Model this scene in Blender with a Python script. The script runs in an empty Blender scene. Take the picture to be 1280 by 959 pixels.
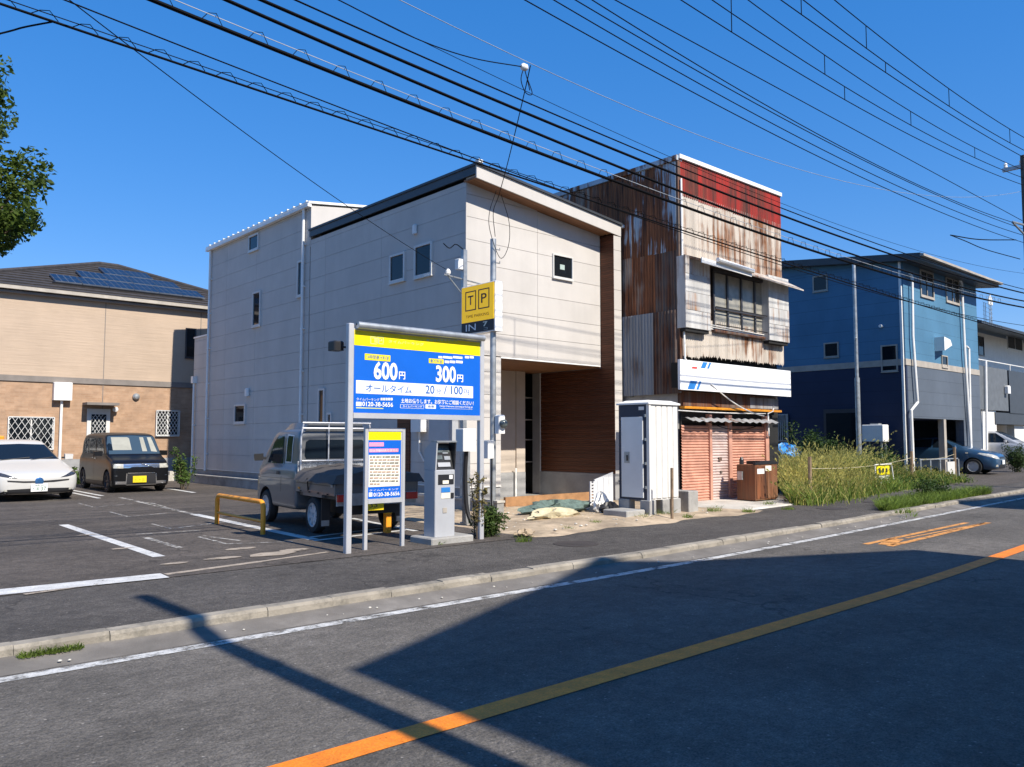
import bpy, bmesh, math, random
import numpy as np
from mathutils import Vector, Matrix
from mathutils.bvhtree import BVHTree
random.seed(7); np.random.seed(7)
R = math.radians
sc = bpy.context.scene
col = sc.collection

# ---------------------------------------------------------------- camera
CAM_H = 1.5
F_PX, CX, CY, HORIZON = 1010.0, 640.0, 479.5, 548.0
PITCH = math.atan((HORIZON - CY) / F_PX)
YAW = math.atan((1770 - 640) * math.cos(PITCH) / F_PX)      # angle of the view from the road direction (+X)
cam = bpy.data.cameras.new('Camera')
cam.sensor_width = 36.0
cam.lens = F_PX / 1280 * 36.0
cam.clip_start, cam.clip_end = 0.05, 3000
camo = bpy.data.objects.new('Camera', cam); col.objects.link(camo)
camo.location = (0, 0, CAM_H)
camo.rotation_euler = (math.pi / 2 + PITCH, 0, YAW - math.pi / 2)
sc.camera = camo

# ---------------------------------------------------------------- sky and sun
SUN_EL, SUN_DX = 43.5, -0.02          # light travels towards +Y, a touch towards -X
sund = Vector((SUN_DX, 1, 0)).normalized() * math.cos(R(SUN_EL)) + Vector((0, 0, -math.sin(R(SUN_EL))))
w = bpy.data.worlds.new('World'); sc.world = w; w.use_nodes = True
nt = w.node_tree
sky = nt.nodes.new('ShaderNodeTexSky'); sky.sky_type = 'NISHITA'; sky.sun_disc = False
sky.sun_elevation = R(SUN_EL)
sky.sun_rotation = math.atan2(-sund.x, -sund.y)
sky.altitude = 0; sky.air_density = 1.0; sky.dust_density = 0.0; sky.ozone_density = 4.0
hs = nt.nodes.new('ShaderNodeHueSaturation'); hs.inputs['Saturation'].default_value = 1.95; hs.inputs['Value'].default_value = 1.28
gm = nt.nodes.new('ShaderNodeGamma'); gm.inputs['Gamma'].default_value = 0.5
nt.links.new(sky.outputs[0], gm.inputs['Color']); nt.links.new(gm.outputs[0], hs.inputs['Color'])
tn = nt.nodes.new('ShaderNodeMix'); tn.data_type = 'RGBA'; tn.blend_type = 'MULTIPLY'; tn.inputs[0].default_value = 1.0; tn.inputs[7].default_value = (.98, 1.08, 1.44, 1)
nt.links.new(hs.outputs[0], tn.inputs[6]); nt.links.new(tn.outputs[2], nt.nodes['Background'].inputs[0])
nt.nodes['Background'].inputs[1].default_value = 0.147
sl = bpy.data.lights.new('Sun', 'SUN'); sl.energy = 5.0; sl.angle = R(0.53); sl.color = (1.0, 0.93, 0.82)
so = bpy.data.objects.new('Sun', sl); col.objects.link(so)
so.rotation_euler = sund.to_track_quat('-Z', 'Y').to_euler(); so.location = (0, -20, 30)
vs = sc.view_settings
vs.view_transform = 'Standard'; vs.look = 'None'; vs.gamma = 1.0; vs.exposure = 0.50; vs.use_curve_mapping = False

# ---------------------------------------------------------------- pixel to place
_fw = np.array([math.cos(YAW) * math.cos(PITCH), math.sin(YAW) * math.cos(PITCH), math.sin(PITCH)])
_rt = np.array([math.sin(YAW), -math.cos(YAW), 0.0]); _up = np.cross(_rt, _fw)
_C = np.array([0, 0, CAM_H])
def ray(x, y): return _fw * F_PX + _rt * (x - CX) - _up * (y - CY)
def G(x, y, z=0.0): d = ray(x, y); return Vector(_C + d * (z - CAM_H) / d[2])       # on the ground
def PY(x, y, Y): d = ray(x, y); return Vector(_C + d * Y / d[1])                      # on a wall facing the road
def PX(x, y, X): d = ray(x, y); return Vector(_C + d * X / d[0])                      # on a side wall

# ---------------------------------------------------------------- mesh helpers
class MB:
    def __init__(s): s.v = []; s.f = []
    def add(s, vs, fs):
        o = len(s.v); s.v += [tuple(p) for p in vs]; s.f += [tuple(i + o for i in f) for f in fs]; return s
    def box(s, x0, x1, y0, y1, z0, z1):
        x0, x1 = min(x0, x1), max(x0, x1); y0, y1 = min(y0, y1), max(y0, y1); z0, z1 = min(z0, z1), max(z0, z1)
        return s.add([(x0,y0,z0),(x1,y0,z0),(x1,y1,z0),(x0,y1,z0),(x0,y0,z1),(x1,y0,z1),(x1,y1,z1),(x0,y1,z1)],
                     [(0,3,2,1),(4,5,6,7),(0,1,5,4),(1,2,6,5),(2,3,7,6),(3,0,4,7)])
    def cbox(s, x0, x1, y0, y1, z0, z1, b=.01):          # box with chamfered vertical and top edges
        x0, x1 = min(x0, x1), max(x0, x1); y0, y1 = min(y0, y1), max(y0, y1)
        def ring(i, z): return [(x0+i+b,y0+i,z),(x1-i-b,y0+i,z),(x1-i,y0+i+b,z),(x1-i,y1-i-b,z),(x1-i-b,y1-i,z),(x0+i+b,y1-i,z),(x0+i,y1-i-b,z),(x0+i,y0+i+b,z)]
        return s.loft([ring(0, z0), ring(0, z1-b), ring(b*.7, z1)])
    def loft(s, rings, caps=True, closed=True):
        n = len(rings[0]); o = len(s.v)
        for r in rings: s.v += [tuple(p) for p in r]
        for i in range(len(rings)-1):
            for j in range(n if closed else n-1):
                k = (j+1) % n
                s.f.append((o+i*n+j, o+i*n+k, o+(i+1)*n+k, o+(i+1)*n+j))
        if caps and closed:
            s.f.append(tuple(o+j for j in reversed(range(n)))); s.f.append(tuple(o+(len(rings)-1)*n+j for j in range(n)))
        return s
    def prism(s, poly, axis, a, b):                       # poly in the two other axes, extruded along axis
        def mk(p, t):
            return {'x': (t,p[0],p[1]), 'y': (p[0],t,p[1]), 'z': (p[0],p[1],t)}[axis]
        return s.loft([[mk(p, a) for p in poly], [mk(p, b) for p in poly]])
    def tube(s, pts, r, n=8, caps=True):
        pts = [Vector(p) for p in pts]; rs = r if isinstance(r, (list, tuple)) else [r]*len(pts)
        rings = []; t0 = (pts[1]-pts[0]).normalized()
        u = t0.orthogonal().normalized()
        for i, p in enumerate(pts):
            t = (pts[min(i+1, len(pts)-1)] - pts[max(i-1, 0)]).normalized()
            u = (u - t*u.dot(t)).normalized(); vv = t.cross(u)
            rings.append([p + (u*math.cos(2*math.pi*k/n) + vv*math.sin(2*math.pi*k/n))*rs[i] for k in range(n)])
        return s.loft(rings, caps)
    def stube(s, pts, r, n=8, k=6):                       # tube through a smooth curve
        P = [Vector(p) for p in pts]; P = [P[0]*2-P[1]]+P+[P[-1]*2-P[-2]]; out = []
        for i in range(1, len(P)-2):
            a, b, c, d = P[i-1], P[i], P[i+1], P[i+2]
            for j in range(k):
                t = j/k; out.append(.5*((2*b)+(c-a)*t+(2*a-5*b+4*c-d)*t*t+(3*b-a-3*c+d)*t*t*t))
        return s.tube(out+[P[-2]], r, n)
    def lathe(s, prof, c, axis='z', n=20, caps=True):                # prof: (radius, height)
        rings = []
        for r, h in prof:
            ring = []
            for k in range(n):
                a = 2*math.pi*k/n; ca, sa = r*math.cos(a), r*math.sin(a)
                ring.append({'z': (c[0]+ca, c[1]+sa, c[2]+h), 'x': (c[0]+h, c[1]+ca, c[2]+sa), 'y': (c[0]-ca, c[1]+h, c[2]+sa)}[axis])
            rings.append(ring)
        return s.loft(rings, caps)
    def quad(s, a, b, c, d): return s.add([a, b, c, d], [(0,1,2,3)])
    def mesh(s, name, off=(0,0,0)):
        me = bpy.data.meshes.new(name)
        v = [(p[0]-off[0], p[1]-off[1], p[2]-off[2]) for p in s.v]
        me.from_pydata(v, [], s.f); me.validate()
        bm = bmesh.new(); bm.from_mesh(me); bmesh.ops.recalc_face_normals(bm, faces=bm.faces); bm.to_mesh(me); bm.free()
        return me

OFF = {}
def props(o, label=None, cat=None, group=None, kind=None):
    if label: o['label'] = label
    if cat: o['category'] = cat
    if group: o['group'] = group
    if kind: o['kind'] = kind
    return o
def thing(name, loc, label, cat, group=None, rz=0):
    o = bpy.data.objects.new(name, None); col.objects.link(o)
    o.empty_display_size = .2; o.location = loc; o.rotation_euler = (0, 0, rz)
    OFF[o.name] = Vector(loc) if rz == 0 else Vector((0, 0, 0))
    return props(o, label, cat, group)
def link(me, name, mat, parent=None, smooth=False, **kw):
    o = bpy.data.objects.new(name, me); col.objects.link(o)
    if mat is not None and not me.materials: me.materials.append(mat)
    if parent is not None: o.parent = parent; OFF[o.name] = OFF[parent.name]
    else: OFF[o.name] = Vector((0, 0, 0))
    if smooth:
        me.shade_smooth()
        if smooth != 'full': me.set_sharp_from_angle(angle=R(38))
    return props(o, **kw)
def part(name, mb, mat, parent=None, smooth=False, **kw):
    off = OFF[parent.name] if parent is not None else (0, 0, 0)
    return link(mb.mesh(name, off), name, mat, parent, smooth, **kw)
def solo(name, mb, mat, smooth=False, **kw):              # a thing of one mesh, origin at its base
    a = np.array(mb.v); o = ((a[:,0].min()+a[:,0].max())/2, (a[:,1].min()+a[:,1].max())/2, a[:,2].min())
    ob = link(mb.mesh(name, o), name, mat, None, smooth, **kw); ob.location = o; return ob
def struct(name, mb, mat, smooth=False):
    return part(name, mb, mat, None, smooth, kind='structure')

# ---------------------------------------------------------------- materials
MATS = {}
def newmat(name):
    m = bpy.data.materials.new(name); m.use_nodes = True; MATS[name] = m
    return m, m.node_tree.nodes, m.node_tree.links, m.node_tree.nodes['Principled BSDF']
def c4(c): return (c[0], c[1], c[2], 1)
def hexc(r, g, b): return tuple(((v/255)/12.92 if v/255 <= .04045 else ((v/255+.055)/1.055)**2.4) for v in (r, g, b))
def noise_col(N, L, vec, c1, c2, scale, detail=4, rough=.6, lo=.35, hi=.65):
    t = N.new('ShaderNodeTexNoise'); t.inputs['Scale'].default_value = scale; t.inputs['Detail'].default_value = detail; t.inputs['Roughness'].default_value = rough
    if vec is not None: L.new(vec, t.inputs['Vector'])
    r = N.new('ShaderNodeValToRGB'); r.color_ramp.elements[0].position = lo; r.color_ramp.elements[1].position = hi
    r.color_ramp.elements[0].color = c4(c1); r.color_ramp.elements[1].color = c4(c2)
    L.new(t.outputs['Fac'], r.inputs['Fac']); return r.outputs['Color'], t.outputs['Fac']
def mixc(N, L, fac, a, b, blend='MIX'):
    m = N.new('ShaderNodeMix'); m.data_type = 'RGBA'; m.blend_type = blend
    for v, i in ((fac, 0), (a, 6), (b, 7)):
        if isinstance(v, (int, float)): m.inputs[i].default_value = v
        elif isinstance(v, tuple): m.inputs[i].default_value = c4(v)
        else: L.new(v, m.inputs[i])
    return m.outputs[2]
def ramp(N, L, fac, lo, hi, a=(0,0,0), b=(1,1,1)):
    r = N.new('ShaderNodeValToRGB'); r.color_ramp.elements[0].position = lo; r.color_ramp.elements[1].position = hi
    r.color_ramp.elements[0].color = c4(a); r.color_ramp.elements[1].color = c4(b); L.new(fac, r.inputs['Fac']); return r.outputs['Color']
def mapping(N, L, scale=(1,1,1), rot=(0,0,0), space='pos'):
    if space == 'pos': g = N.new('ShaderNodeNewGeometry').outputs['Position']
    else: g = N.new('ShaderNodeTexCoord').outputs['Object']
    m = N.new('ShaderNodeMapping'); m.inputs['Scale'].default_value = scale; m.inputs['Rotation'].default_value = rot
    L.new(g, m.inputs['Vector']); return m.outputs['Vector']
def bump(N, L, B, h, strength=.3, dist=.01, prev=None):
    b = N.new('ShaderNodeBump'); b.inputs['Strength'].default_value = strength; b.inputs['Distance'].default_value = dist
    L.new(h, b.inputs['Height'])
    if prev is not None: L.new(prev, b.inputs['Normal'])
    L.new(b.outputs['Normal'], B.inputs['Normal']); return b.outputs['Normal']
def mat(name, c, rough=.6, metal=0.0, var=.12, scale=3.0, bmp=0.0, bscale=60, spec=.5, dirt=None, coat=0, space='pos', obj_rand=0):
    m, N, L, B = newmat(name)
    v = mapping(N, L, space=space)
    c1 = tuple(x*(1-var) for x in c); c2 = tuple(min(1, x*(1+var)) for x in c)
    cc, f = noise_col(N, L, v, c1, c2, scale)
    if dirt:
        d, df = noise_col(N, L, v, (0,0,0), (1,1,1), dirt[1], 6, .7, dirt[2], dirt[3]); cc = mixc(N, L, d, cc, dirt[0])
    if obj_rand:
        oi = N.new('ShaderNodeObjectInfo'); rr = ramp(N, L, oi.outputs['Random'], 0, 1, (1-obj_rand,)*3, (1+obj_rand,)*3); cc = mixc(N, L, 1.0, cc, rr, 'MULTIPLY')
    L.new(cc, B.inputs['Base Color'])
    B.inputs['Roughness'].default_value = rough; B.inputs['Metallic'].default_value = metal; B.inputs['Specular IOR Level'].default_value = spec
    if coat: B.inputs['Coat Weight'].default_value = coat; B.inputs['Coat Roughness'].default_value = .05
    if bmp:
        t = N.new('ShaderNodeTexNoise'); t.inputs['Scale'].default_value = bscale; t.inputs['Detail'].default_value = 5; L.new(v, t.inputs['Vector'])
        bump(N, L, B, t.outputs['Fac'], bmp, .01)
    return m

def asphalt(name, c, speck=.6, patch=.35, tint=(1,1,1), bstr=.9, stripes=False):
    m, N, L, B = newmat(name)
    v = mapping(N, L)
    base, _ = noise_col(N, L, v, tuple(x*(1-patch) for x in c), tuple(x*(1+patch) for x in c), .55, 6, .65, .3, .7)
    fine, ff = noise_col(N, L, v, (.38,)*3, (1.62,)*3, 80, 3, .75, .3, .72)
    base = mixc(N, L, .85, base, fine, 'MULTIPLY')
    gr_, _ = noise_col(N, L, v, (.55,)*3, (1.45,)*3, 30, 3, .7, .34, .66); base = mixc(N, L, .5, base, gr_, 'MULTIPLY')
    med, _ = noise_col(N, L, v, (.8,)*3, (1.2,)*3, 7, 5, .6)
    base = mixc(N, L, .8, base, med, 'MULTIPLY')
    lv = mapping(N, L, (.10, 1.3, 1)); lane, _ = noise_col(N, L, lv, (.74,)*3, (1.22,)*3, 1.0, 5, .6, .3, .7); base = mixc(N, L, .8, base, lane, 'MULTIPLY')
    vo = N.new('ShaderNodeTexVoronoi'); vo.inputs['Scale'].default_value = 30; L.new(v, vo.inputs['Vector'])
    sp = ramp(N, L, vo.outputs['Color'], .74, .92); 
    spd = ramp(N, L, vo.outputs['Distance'], .10, .30, (1,1,1), (0,0,0))
    sm = mixc(N, L, 1.0, sp, spd, 'MULTIPLY')
    sf = N.new('ShaderNodeMath'); sf.operation = 'MULTIPLY'; sf.inputs[1].default_value = speck; L.new(sm, sf.inputs[0])
    base = mixc(N, L, sf.outputs[0], base, tuple(min(1, x*3.2+.05) for x in c))
    ck = N.new('ShaderNodeTexVoronoi'); ck.feature = 'DISTANCE_TO_EDGE'; ck.inputs['Scale'].default_value = .45
    wv = N.new('ShaderNodeTexNoise'); wv.inputs['Scale'].default_value = 2.2; wv.inputs['Detail'].default_value = 6; L.new(v, wv.inputs['Vector'])
    ad = N.new('ShaderNodeMix'); ad.data_type = 'RGBA'; ad.blend_type = 'ADD'; ad.inputs[0].default_value = .9; L.new(v, ad.inputs[6]); L.new(wv.outputs['Color'], ad.inputs[7])
    L.new(ad.outputs[2], ck.inputs['Vector'])
    cm = ramp(N, L, ck.outputs['Distance'], .0, .012, (1,1,1), (0,0,0))
    cg, _ = noise_col(N, L, v, (0,0,0), (1,1,1), .35, 3, .5, .46, .56)
    cm2 = mixc(N, L, 1.0, cm, cg, 'MULTIPLY')
    cf = N.new('ShaderNodeMath'); cf.operation = 'MULTIPLY'; cf.inputs[1].default_value = .7; L.new(cm2, cf.inputs[0])
    base = mixc(N, L, cf.outputs[0], base, tuple(x*.3 for x in c))
    if tint != (1,1,1): base = mixc(N, L, 1.0, base, tint, 'MULTIPLY')
    L.new(base, B.inputs['Base Color']); B.inputs['Roughness'].default_value = .88; B.inputs['Specular IOR Level'].default_value = .3
    n1 = bump(N, L, B, ff, bstr, .012)
    bump(N, L, B, vo.outputs['Distance'], .5, .012, n1)
    return m

def paint_worn(name, c, lo=.36, hi=.46, scale=9, rough=.6):
    """road paint, worn away in flecks so that the surface below shows through"""
    m, N, L, B = newmat(name)
    v = mapping(N, L)
    cc, _ = noise_col(N, L, v, tuple(x*.72 for x in c), c, 6, 5)
    fc, ff = noise_col(N, L, v, (.8,)*3, (1.1,)*3, 90, 2)
    cc = mixc(N, L, 1.0, cc, fc, 'MULTIPLY')
    L.new(cc, B.inputs['Base Color']); B.inputs['Roughness'].default_value = rough
    a, _ = noise_col(N, L, v, (0,0,0), (1,1,1), scale, 8, .75, lo, hi)
    L.new(a, B.inputs['Alpha']); bump(N, L, B, ff, .5, .01)
    return m

def foliage(name, c, var=.35, trans=.35, scale=1.2):
    m, N, L, B = newmat(name)
    v = mapping(N, L)
    cc, _ = noise_col(N, L, v, tuple(x*(1-var) for x in c), tuple(x*(1+var) for x in c), scale, 5, .7, .3, .7)
    c2, _ = noise_col(N, L, v, (.7,.7,.7), (1.3,1.25,1.1), 14, 2)
    cc = mixc(N, L, 1.0, cc, c2, 'MULTIPLY')
    L.new(cc, B.inputs['Base Color']); B.inputs['Roughness'].default_value = .6; B.inputs['Specular IOR Level'].default_value = .25
    t = N.new('ShaderNodeBsdfTranslucent'); L.new(cc, t.inputs['Color'])
    mx = N.new('ShaderNodeMixShader'); mx.inputs[0].default_value = trans
    L.new(B.outputs[0], mx.inputs[1]); L.new(t.outputs[0], mx.inputs[2]); L.new(mx.outputs[0], N['Material Output'].inputs['Surface'])
    return m

def rust(name, paint, rustc, lo, hi, zs=.25, stripes=8.0, rough=.7, metal=0.0, dark=(.02,.012,.01)):
    """painted or galvanised sheet with rust streaks running down"""
    m, N, L, B = newmat(name)
    oi = N.new('ShaderNodeObjectInfo')
    g = N.new('ShaderNodeNewGeometry').outputs['Position']
    ad = N.new('ShaderNodeVectorMath'); ad.operation = 'ADD'; L.new(g, ad.inputs[0])
    sc_ = N.new('ShaderNodeVectorMath'); sc_.operation = 'SCALE'; sc_.inputs['Scale'].default_value = 17.0
    cmb = N.new('ShaderNodeCombineXYZ'); L.new(oi.outputs['Random'], cmb.inputs[0]); L.new(oi.outputs['Random'], cmb.inputs[1]); L.new(cmb.outputs[0], sc_.inputs[0]); L.new(sc_.outputs[0], ad.inputs[1])
    mp = N.new('ShaderNodeMapping'); mp.inputs['Scale'].default_value = (stripes, stripes, zs*stripes*.25); L.new(ad.outputs[0], mp.inputs['Vector'])
    t = N.new('ShaderNodeTexNoise'); t.inputs['Scale'].default_value = 1.0; t.inputs['Detail'].default_value = 7; t.inputs['Roughness'].default_value = .68; L.new(mp.outputs[0], t.inputs['Vector'])
    big = N.new('ShaderNodeTexNoise'); big.inputs['Scale'].default_value = 1.1; big.inputs['Detail'].default_value = 3; L.new(ad.outputs[0], big.inputs['Vector'])
    sm = N.new('ShaderNodeMath'); sm.operation = 'MULTIPLY_ADD'; sm.inputs[1].default_value = .55; L.new(big.outputs['Fac'], sm.inputs[0]); 
    hf = N.new('ShaderNodeMath'); hf.operation = 'MULTIPLY'; hf.inputs[1].default_value = .6; L.new(t.outputs['Fac'], hf.inputs[0]); L.new(hf.outputs[0], sm.inputs[2])
    orr = N.new('ShaderNodeMath'); orr.operation = 'MULTIPLY_ADD'; orr.inputs[1].default_value = .12; orr.inputs[2].default_value = -.06; L.new(oi.outputs['Random'], orr.inputs[0])
    sm2 = N.new('ShaderNodeMath'); sm2.operation = 'ADD'; L.new(sm.outputs[0], sm2.inputs[0]); L.new(orr.outputs[0], sm2.inputs[1])
    mask = ramp(N, L, sm2.outputs[0], lo, hi)
    pc, _ = noise_col(N, L, mp.outputs[0], tuple(x*.78 for x in paint), tuple(min(1, x*1.12) for x in paint), .6, 4)
    rc, _ = noise_col(N, L, mp.outputs[0], dark, rustc, 1.7, 5, .7, .32, .62)
    cc = mixc(N, L, mask, pc, rc)
    L.new(cc, B.inputs['Base Color']); B.inputs['Roughness'].default_value = rough; B.inputs['Metallic'].default_value = metal; B.inputs['Specular IOR Level'].default_value = .3
    bump(N, L, B, t.outputs['Fac'], .25, .01)
    return m

def brick_mat(name, c1, c2, mortar, bw, bh, rot=None):
    m, N, L, B = newmat(name)
    v = mapping(N, L, rot=(R(90), 0, 0))
    g = N.new('ShaderNodeNewGeometry').outputs['Position']
    sx = N.new('ShaderNodeSeparateXYZ'); L.new(g, sx.inputs[0]); cb = N.new('ShaderNodeCombineXYZ'); L.new(sx.outputs[0], cb.inputs[0]); L.new(sx.outputs[2], cb.inputs[1])
    b = N.new('ShaderNodeTexBrick'); L.new(cb.outputs[0], b.inputs['Vector'])
    b.inputs['Color1'].default_value = c4(c1); b.inputs['Color2'].default_value = c4(c2); b.inputs['Mortar'].default_value = c4(mortar)
    b.inputs['Scale'].default_value = 1.0; b.inputs['Brick Width'].default_value = bw; b.inputs['Row Height'].default_value = bh; b.inputs['Mortar Size'].default_value = .006
    nz, _ = noise_col(N, L, cb.outputs[0], (.85,)*3, (1.15,)*3, 3, 6)
    cc = mixc(N, L, 1.0, b.outputs['Color'], nz, 'MULTIPLY')
    L.new(cc, B.inputs['Base Color']); B.inputs['Roughness'].default_value = .85
    bump(N, L, B, b.outputs['Color'], .5, .02)
    return m
def stripe_mat(name, c, axis, period, groove, rough=.6, depth=.5, grain=None):
    soft = grain is not None
    """boards or ribs: a groove every period along axis"""
    m, N, L, B = newmat(name)
    g = N.new('ShaderNodeNewGeometry').outputs['Position']
    s = N.new('ShaderNodeSeparateXYZ'); L.new(g, s.inputs[0])
    d = N.new('ShaderNodeMath'); d.operation = 'DIVIDE'; d.inputs[1].default_value = period; L.new(s.outputs[axis], d.inputs[0])
    fr = N.new('ShaderNodeMath'); fr.operation = 'FRACT'; L.new(d.outputs[0], fr.inputs[0])
    mk = ramp(N, L, fr.outputs[0], groove, groove*1.6)
    fl = N.new('ShaderNodeMath'); fl.operation = 'FLOOR'; L.new(d.outputs[0], fl.inputs[0])
    wn = N.new('ShaderNodeTexWhiteNoise'); wn.noise_dimensions = '1D'; L.new(fl.outputs[0], wn.inputs['W'])
    vr = ramp(N, L, wn.outputs['Value'], 0, 1, (.97 if soft else .82,)*3, (1.03 if soft else 1.15,)*3)
    mp = N.new('ShaderNodeMapping'); sc3 = [3, 3, 3]; sc3[axis] = 40; 
    if grain is not None: sc3 = grain
    mp.inputs['Scale'].default_value = sc3; L.new(g, mp.inputs['Vector'])
    nz, _ = noise_col(N, L, mp.outputs[0], tuple(x*(.90 if soft else .72) for x in c), tuple(x*(1.10 if soft else 1.2) for x in c), 1, 6, .65)
    cc = mixc(N, L, 1.0, nz, vr, 'MULTIPLY')
    cc = mixc(N, L, mk, tuple(x*.35 for x in c), cc)
    L.new(cc, B.inputs['Base Color']); B.inputs['Roughness'].default_value = rough; B.inputs['Specular IOR Level'].default_value = .3
    bump(N, L, B, mk, depth, .01)
    return m
def glass_dark(name, c=(.010,.013,.016), rough=.05, spec=.42):
    m, N, L, B = newmat(name)
    B.inputs['Base Color'].default_value = c4(c); B.inputs['Roughness'].default_value = rough; B.inputs['Specular IOR Level'].default_value = spec
    v = mapping(N, L); t = N.new('ShaderNodeTexNoise'); t.inputs['Scale'].default_value = 1.5; L.new(v, t.inputs['Vector']); bump(N, L, B, t.outputs['Fac'], .04, .05)
    return m

mat_road = asphalt('road_asphalt', (.128,.116,.102), .7, .24)
mat_walk = asphalt('sidewalk_asphalt', (.088,.079,.071), .9, .22, bstr=1.0)
mat_lot = asphalt('lot_asphalt', (.092,.078,.067), .45, .22, bstr=.7)
mat_gutter = mat('gutter_concrete', (.165,.15,.132), .9, var=.3, scale=1.6, bmp=.5, bscale=70, dirt=((.13,.115,.10), 3.5, .45, .72))
mat_kerb = mat('kerb_concrete', (.27,.24,.195), .9, var=.22, scale=2.2, bmp=.6, bscale=50, dirt=((.12,.11,.09), 5, .50, .72), obj_rand=.06)
mat_soil = mat('soil', (.40,.31,.21), .95, var=.3, scale=2.0, bmp=1.0, bscale=16, dirt=((.20,.15,.10), 6, .5, .75))
mat_ground = mat('ground_earth', (.13,.12,.085), .95, var=.3, scale=.4)
mat_white_paint = paint_worn('white_road_paint', (.72,.71,.68), .33, .42)
mat_edge_paint = paint_worn('edge_line_paint', (.62,.61,.58), .37, .52, 6)
mat_white_worn = paint_worn('faded_white_paint', (.55,.52,.47), .42, .58, 7)
mat_tan_patch = paint_worn('tan_patch', (.46,.38,.29), .30, .45, 5)
mat_orange_paint = paint_worn('orange_road_paint', (.95,.255,.012), .30, .37, 8)
mat_orange_worn = paint_worn('worn_orange_paint', (.80,.36,.09), .34, .50, 5)
mat_concrete = mat('concrete', (.33,.32,.30), .9, var=.15, scale=2, bmp=.4, bscale=40, dirt=((.14,.135,.125), 2.2, .5, .8))
mat_concrete_l = mat('pale_concrete', (.50,.47,.41), .9, var=.15, scale=2, bmp=.4, bscale=40, dirt=((.26,.23,.19), 3.0, .5, .8))
mat_siding = mat('pale_siding', (.525,.495,.46), .75, var=.04, scale=1.5, bmp=.18, bscale=55, spec=.3, obj_rand=.018)
def _streaks(m, lo=.945):
    N, L = m.node_tree.nodes, m.node_tree.links; B = N['Principled BSDF']; src = B.inputs['Base Color'].links[0].from_socket
    v = mapping(N, L, (2.6, 2.6, .3)); t, _ = noise_col(N, L, v, (lo,)*3, (1.02,)*3, 1.0, 4, .55, .3, .65)
    L.new(mixc(N, L, 1.0, src, t, 'MULTIPLY'), B.inputs['Base Color'])
_streaks(mat_siding)
mat_siding_core = mat('siding_joint', (.34,.32,.30), .8)
mat_trim_white = mat('white_trim', (.78,.77,.74), .5, var=.04)
mat_trim_dark = mat('dark_roof_trim', (.045,.05,.058), .45, var=.1)
mat_found = mat('foundation_render', (.30,.30,.30), .9, var=.12, bmp=.3, bscale=60)
mat_timber = stripe_mat('brown_timber_cladding', (.115,.038,.017), 2, .095, .10, .55)
mat_soffit = stripe_mat('brown_soffit', (.30,.145,.07), 1, .10, .06, .6)
mat_beige = mat('beige_wall', (.50,.43,.36), .8, var=.05)
mat_glass = glass_dark('window_glass')
mat_sash = mat('window_sash', (.62,.61,.58), .45, var=.05)
mat_sash_dark = mat('dark_sash', (.05,.05,.055), .4)
mat_pvc = mat('white_pipe', (.80,.79,.76), .4, var=.05)
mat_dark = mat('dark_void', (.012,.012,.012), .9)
mat_black = mat('black_plastic', (.018,.018,.02), .45)
mat_rubber = mat('tyre_rubber', (.022,.022,.022), .85, bmp=.2)
mat_alu = mat('aluminium_frame', (.56,.56,.575), .42, .35, var=.06)
mat_steel = mat('galvanised_steel', (.40,.42,.43), .42, .6, var=.2, scale=6)
mat_chrome = mat('chrome', (.72,.72,.72), .12, .95, var=.03)
mat_sign_blue = mat('sign_blue', (.003,.115,.56), .4, var=.03)
mat_sign_yellow = mat('sign_yellow', (.90,.74,.0), .4, var=.05)
mat_sign_white = mat('sign_white', (.82,.82,.82), .4, var=.03)
mat_tp_yellow = mat('lightbox_yellow', (.80,.54,.0), .35, var=.05)
_b = mat_tp_yellow.node_tree.nodes['Principled BSDF']; _b.inputs['Emission Color'].default_value = (.9, .50, 0, 1); _b.inputs['Emission Strength'].default_value = .38   # glow added to keep the yellow bright in the shade
mat_text_dark = mat('sign_dark_text', (.02,.022,.03), .5)
mat_text_blue = mat('sign_blue_text', (.01,.12,.42), .5)
mat_text_pale = mat('faded_sign_text', (.62,.66,.28), .5)
mat_pink = mat('sign_pink', (.85,.28,.42), .5)
mat_cream = mat('sign_cream', (.80,.76,.62), .5)
mat_railing = mat('orange_yellow_paint', (.80,.31,.02), .45, var=.12, dirt=((.35,.16,.03), 9, .58, .75))
mat_cable = mat('black_cable', (.004,.004,.005), .8, spec=.1)
mat_cable_pale = mat('pale_cable', (.30,.33,.37), .5)
mat_pole = mat('utility_pole_concrete', (.27,.25,.22), .9, var=.15, bmp=.3)
mat_pole_dark = mat('dark_pole', (.085,.075,.065), .9, var=.2, bmp=.4)
# ================================================================ SETTING
def off(x):
    t = max(0.0, x - 7.5); return .055*t*t/(t+3)
KERB, WALK = 6.33, .11
XS = [-40, -25, -12] + [i*1.5-10 for i in range(0, 34)] + [46, 55, 70, 90, 130]
def ribbon(y0, y1, z, xs=XS, z1=None):
    m = MB()
    a = [(x, y0+off(x), z) for x in xs]; b = [(x, y1+off(x), z if z1 is None else z1) for x in xs]
    m.loft([a, b], caps=False, closed=False); return m
def flat(poly, z):
    m = MB(); m.add([(p[0], p[1], z) for p in poly], [tuple(range(len(poly)))]); return m
def strip(p1, p2, wd, z, ends=0):
    a, b = Vector((p1[0], p1[1])), Vector((p2[0], p2[1])); d = (b-a).normalized(); n = Vector((-d.y, d.x))*wd/2
    return [(a-n)[:], (b-n)[:], (b+n)[:], (a+n)[:]]

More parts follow.
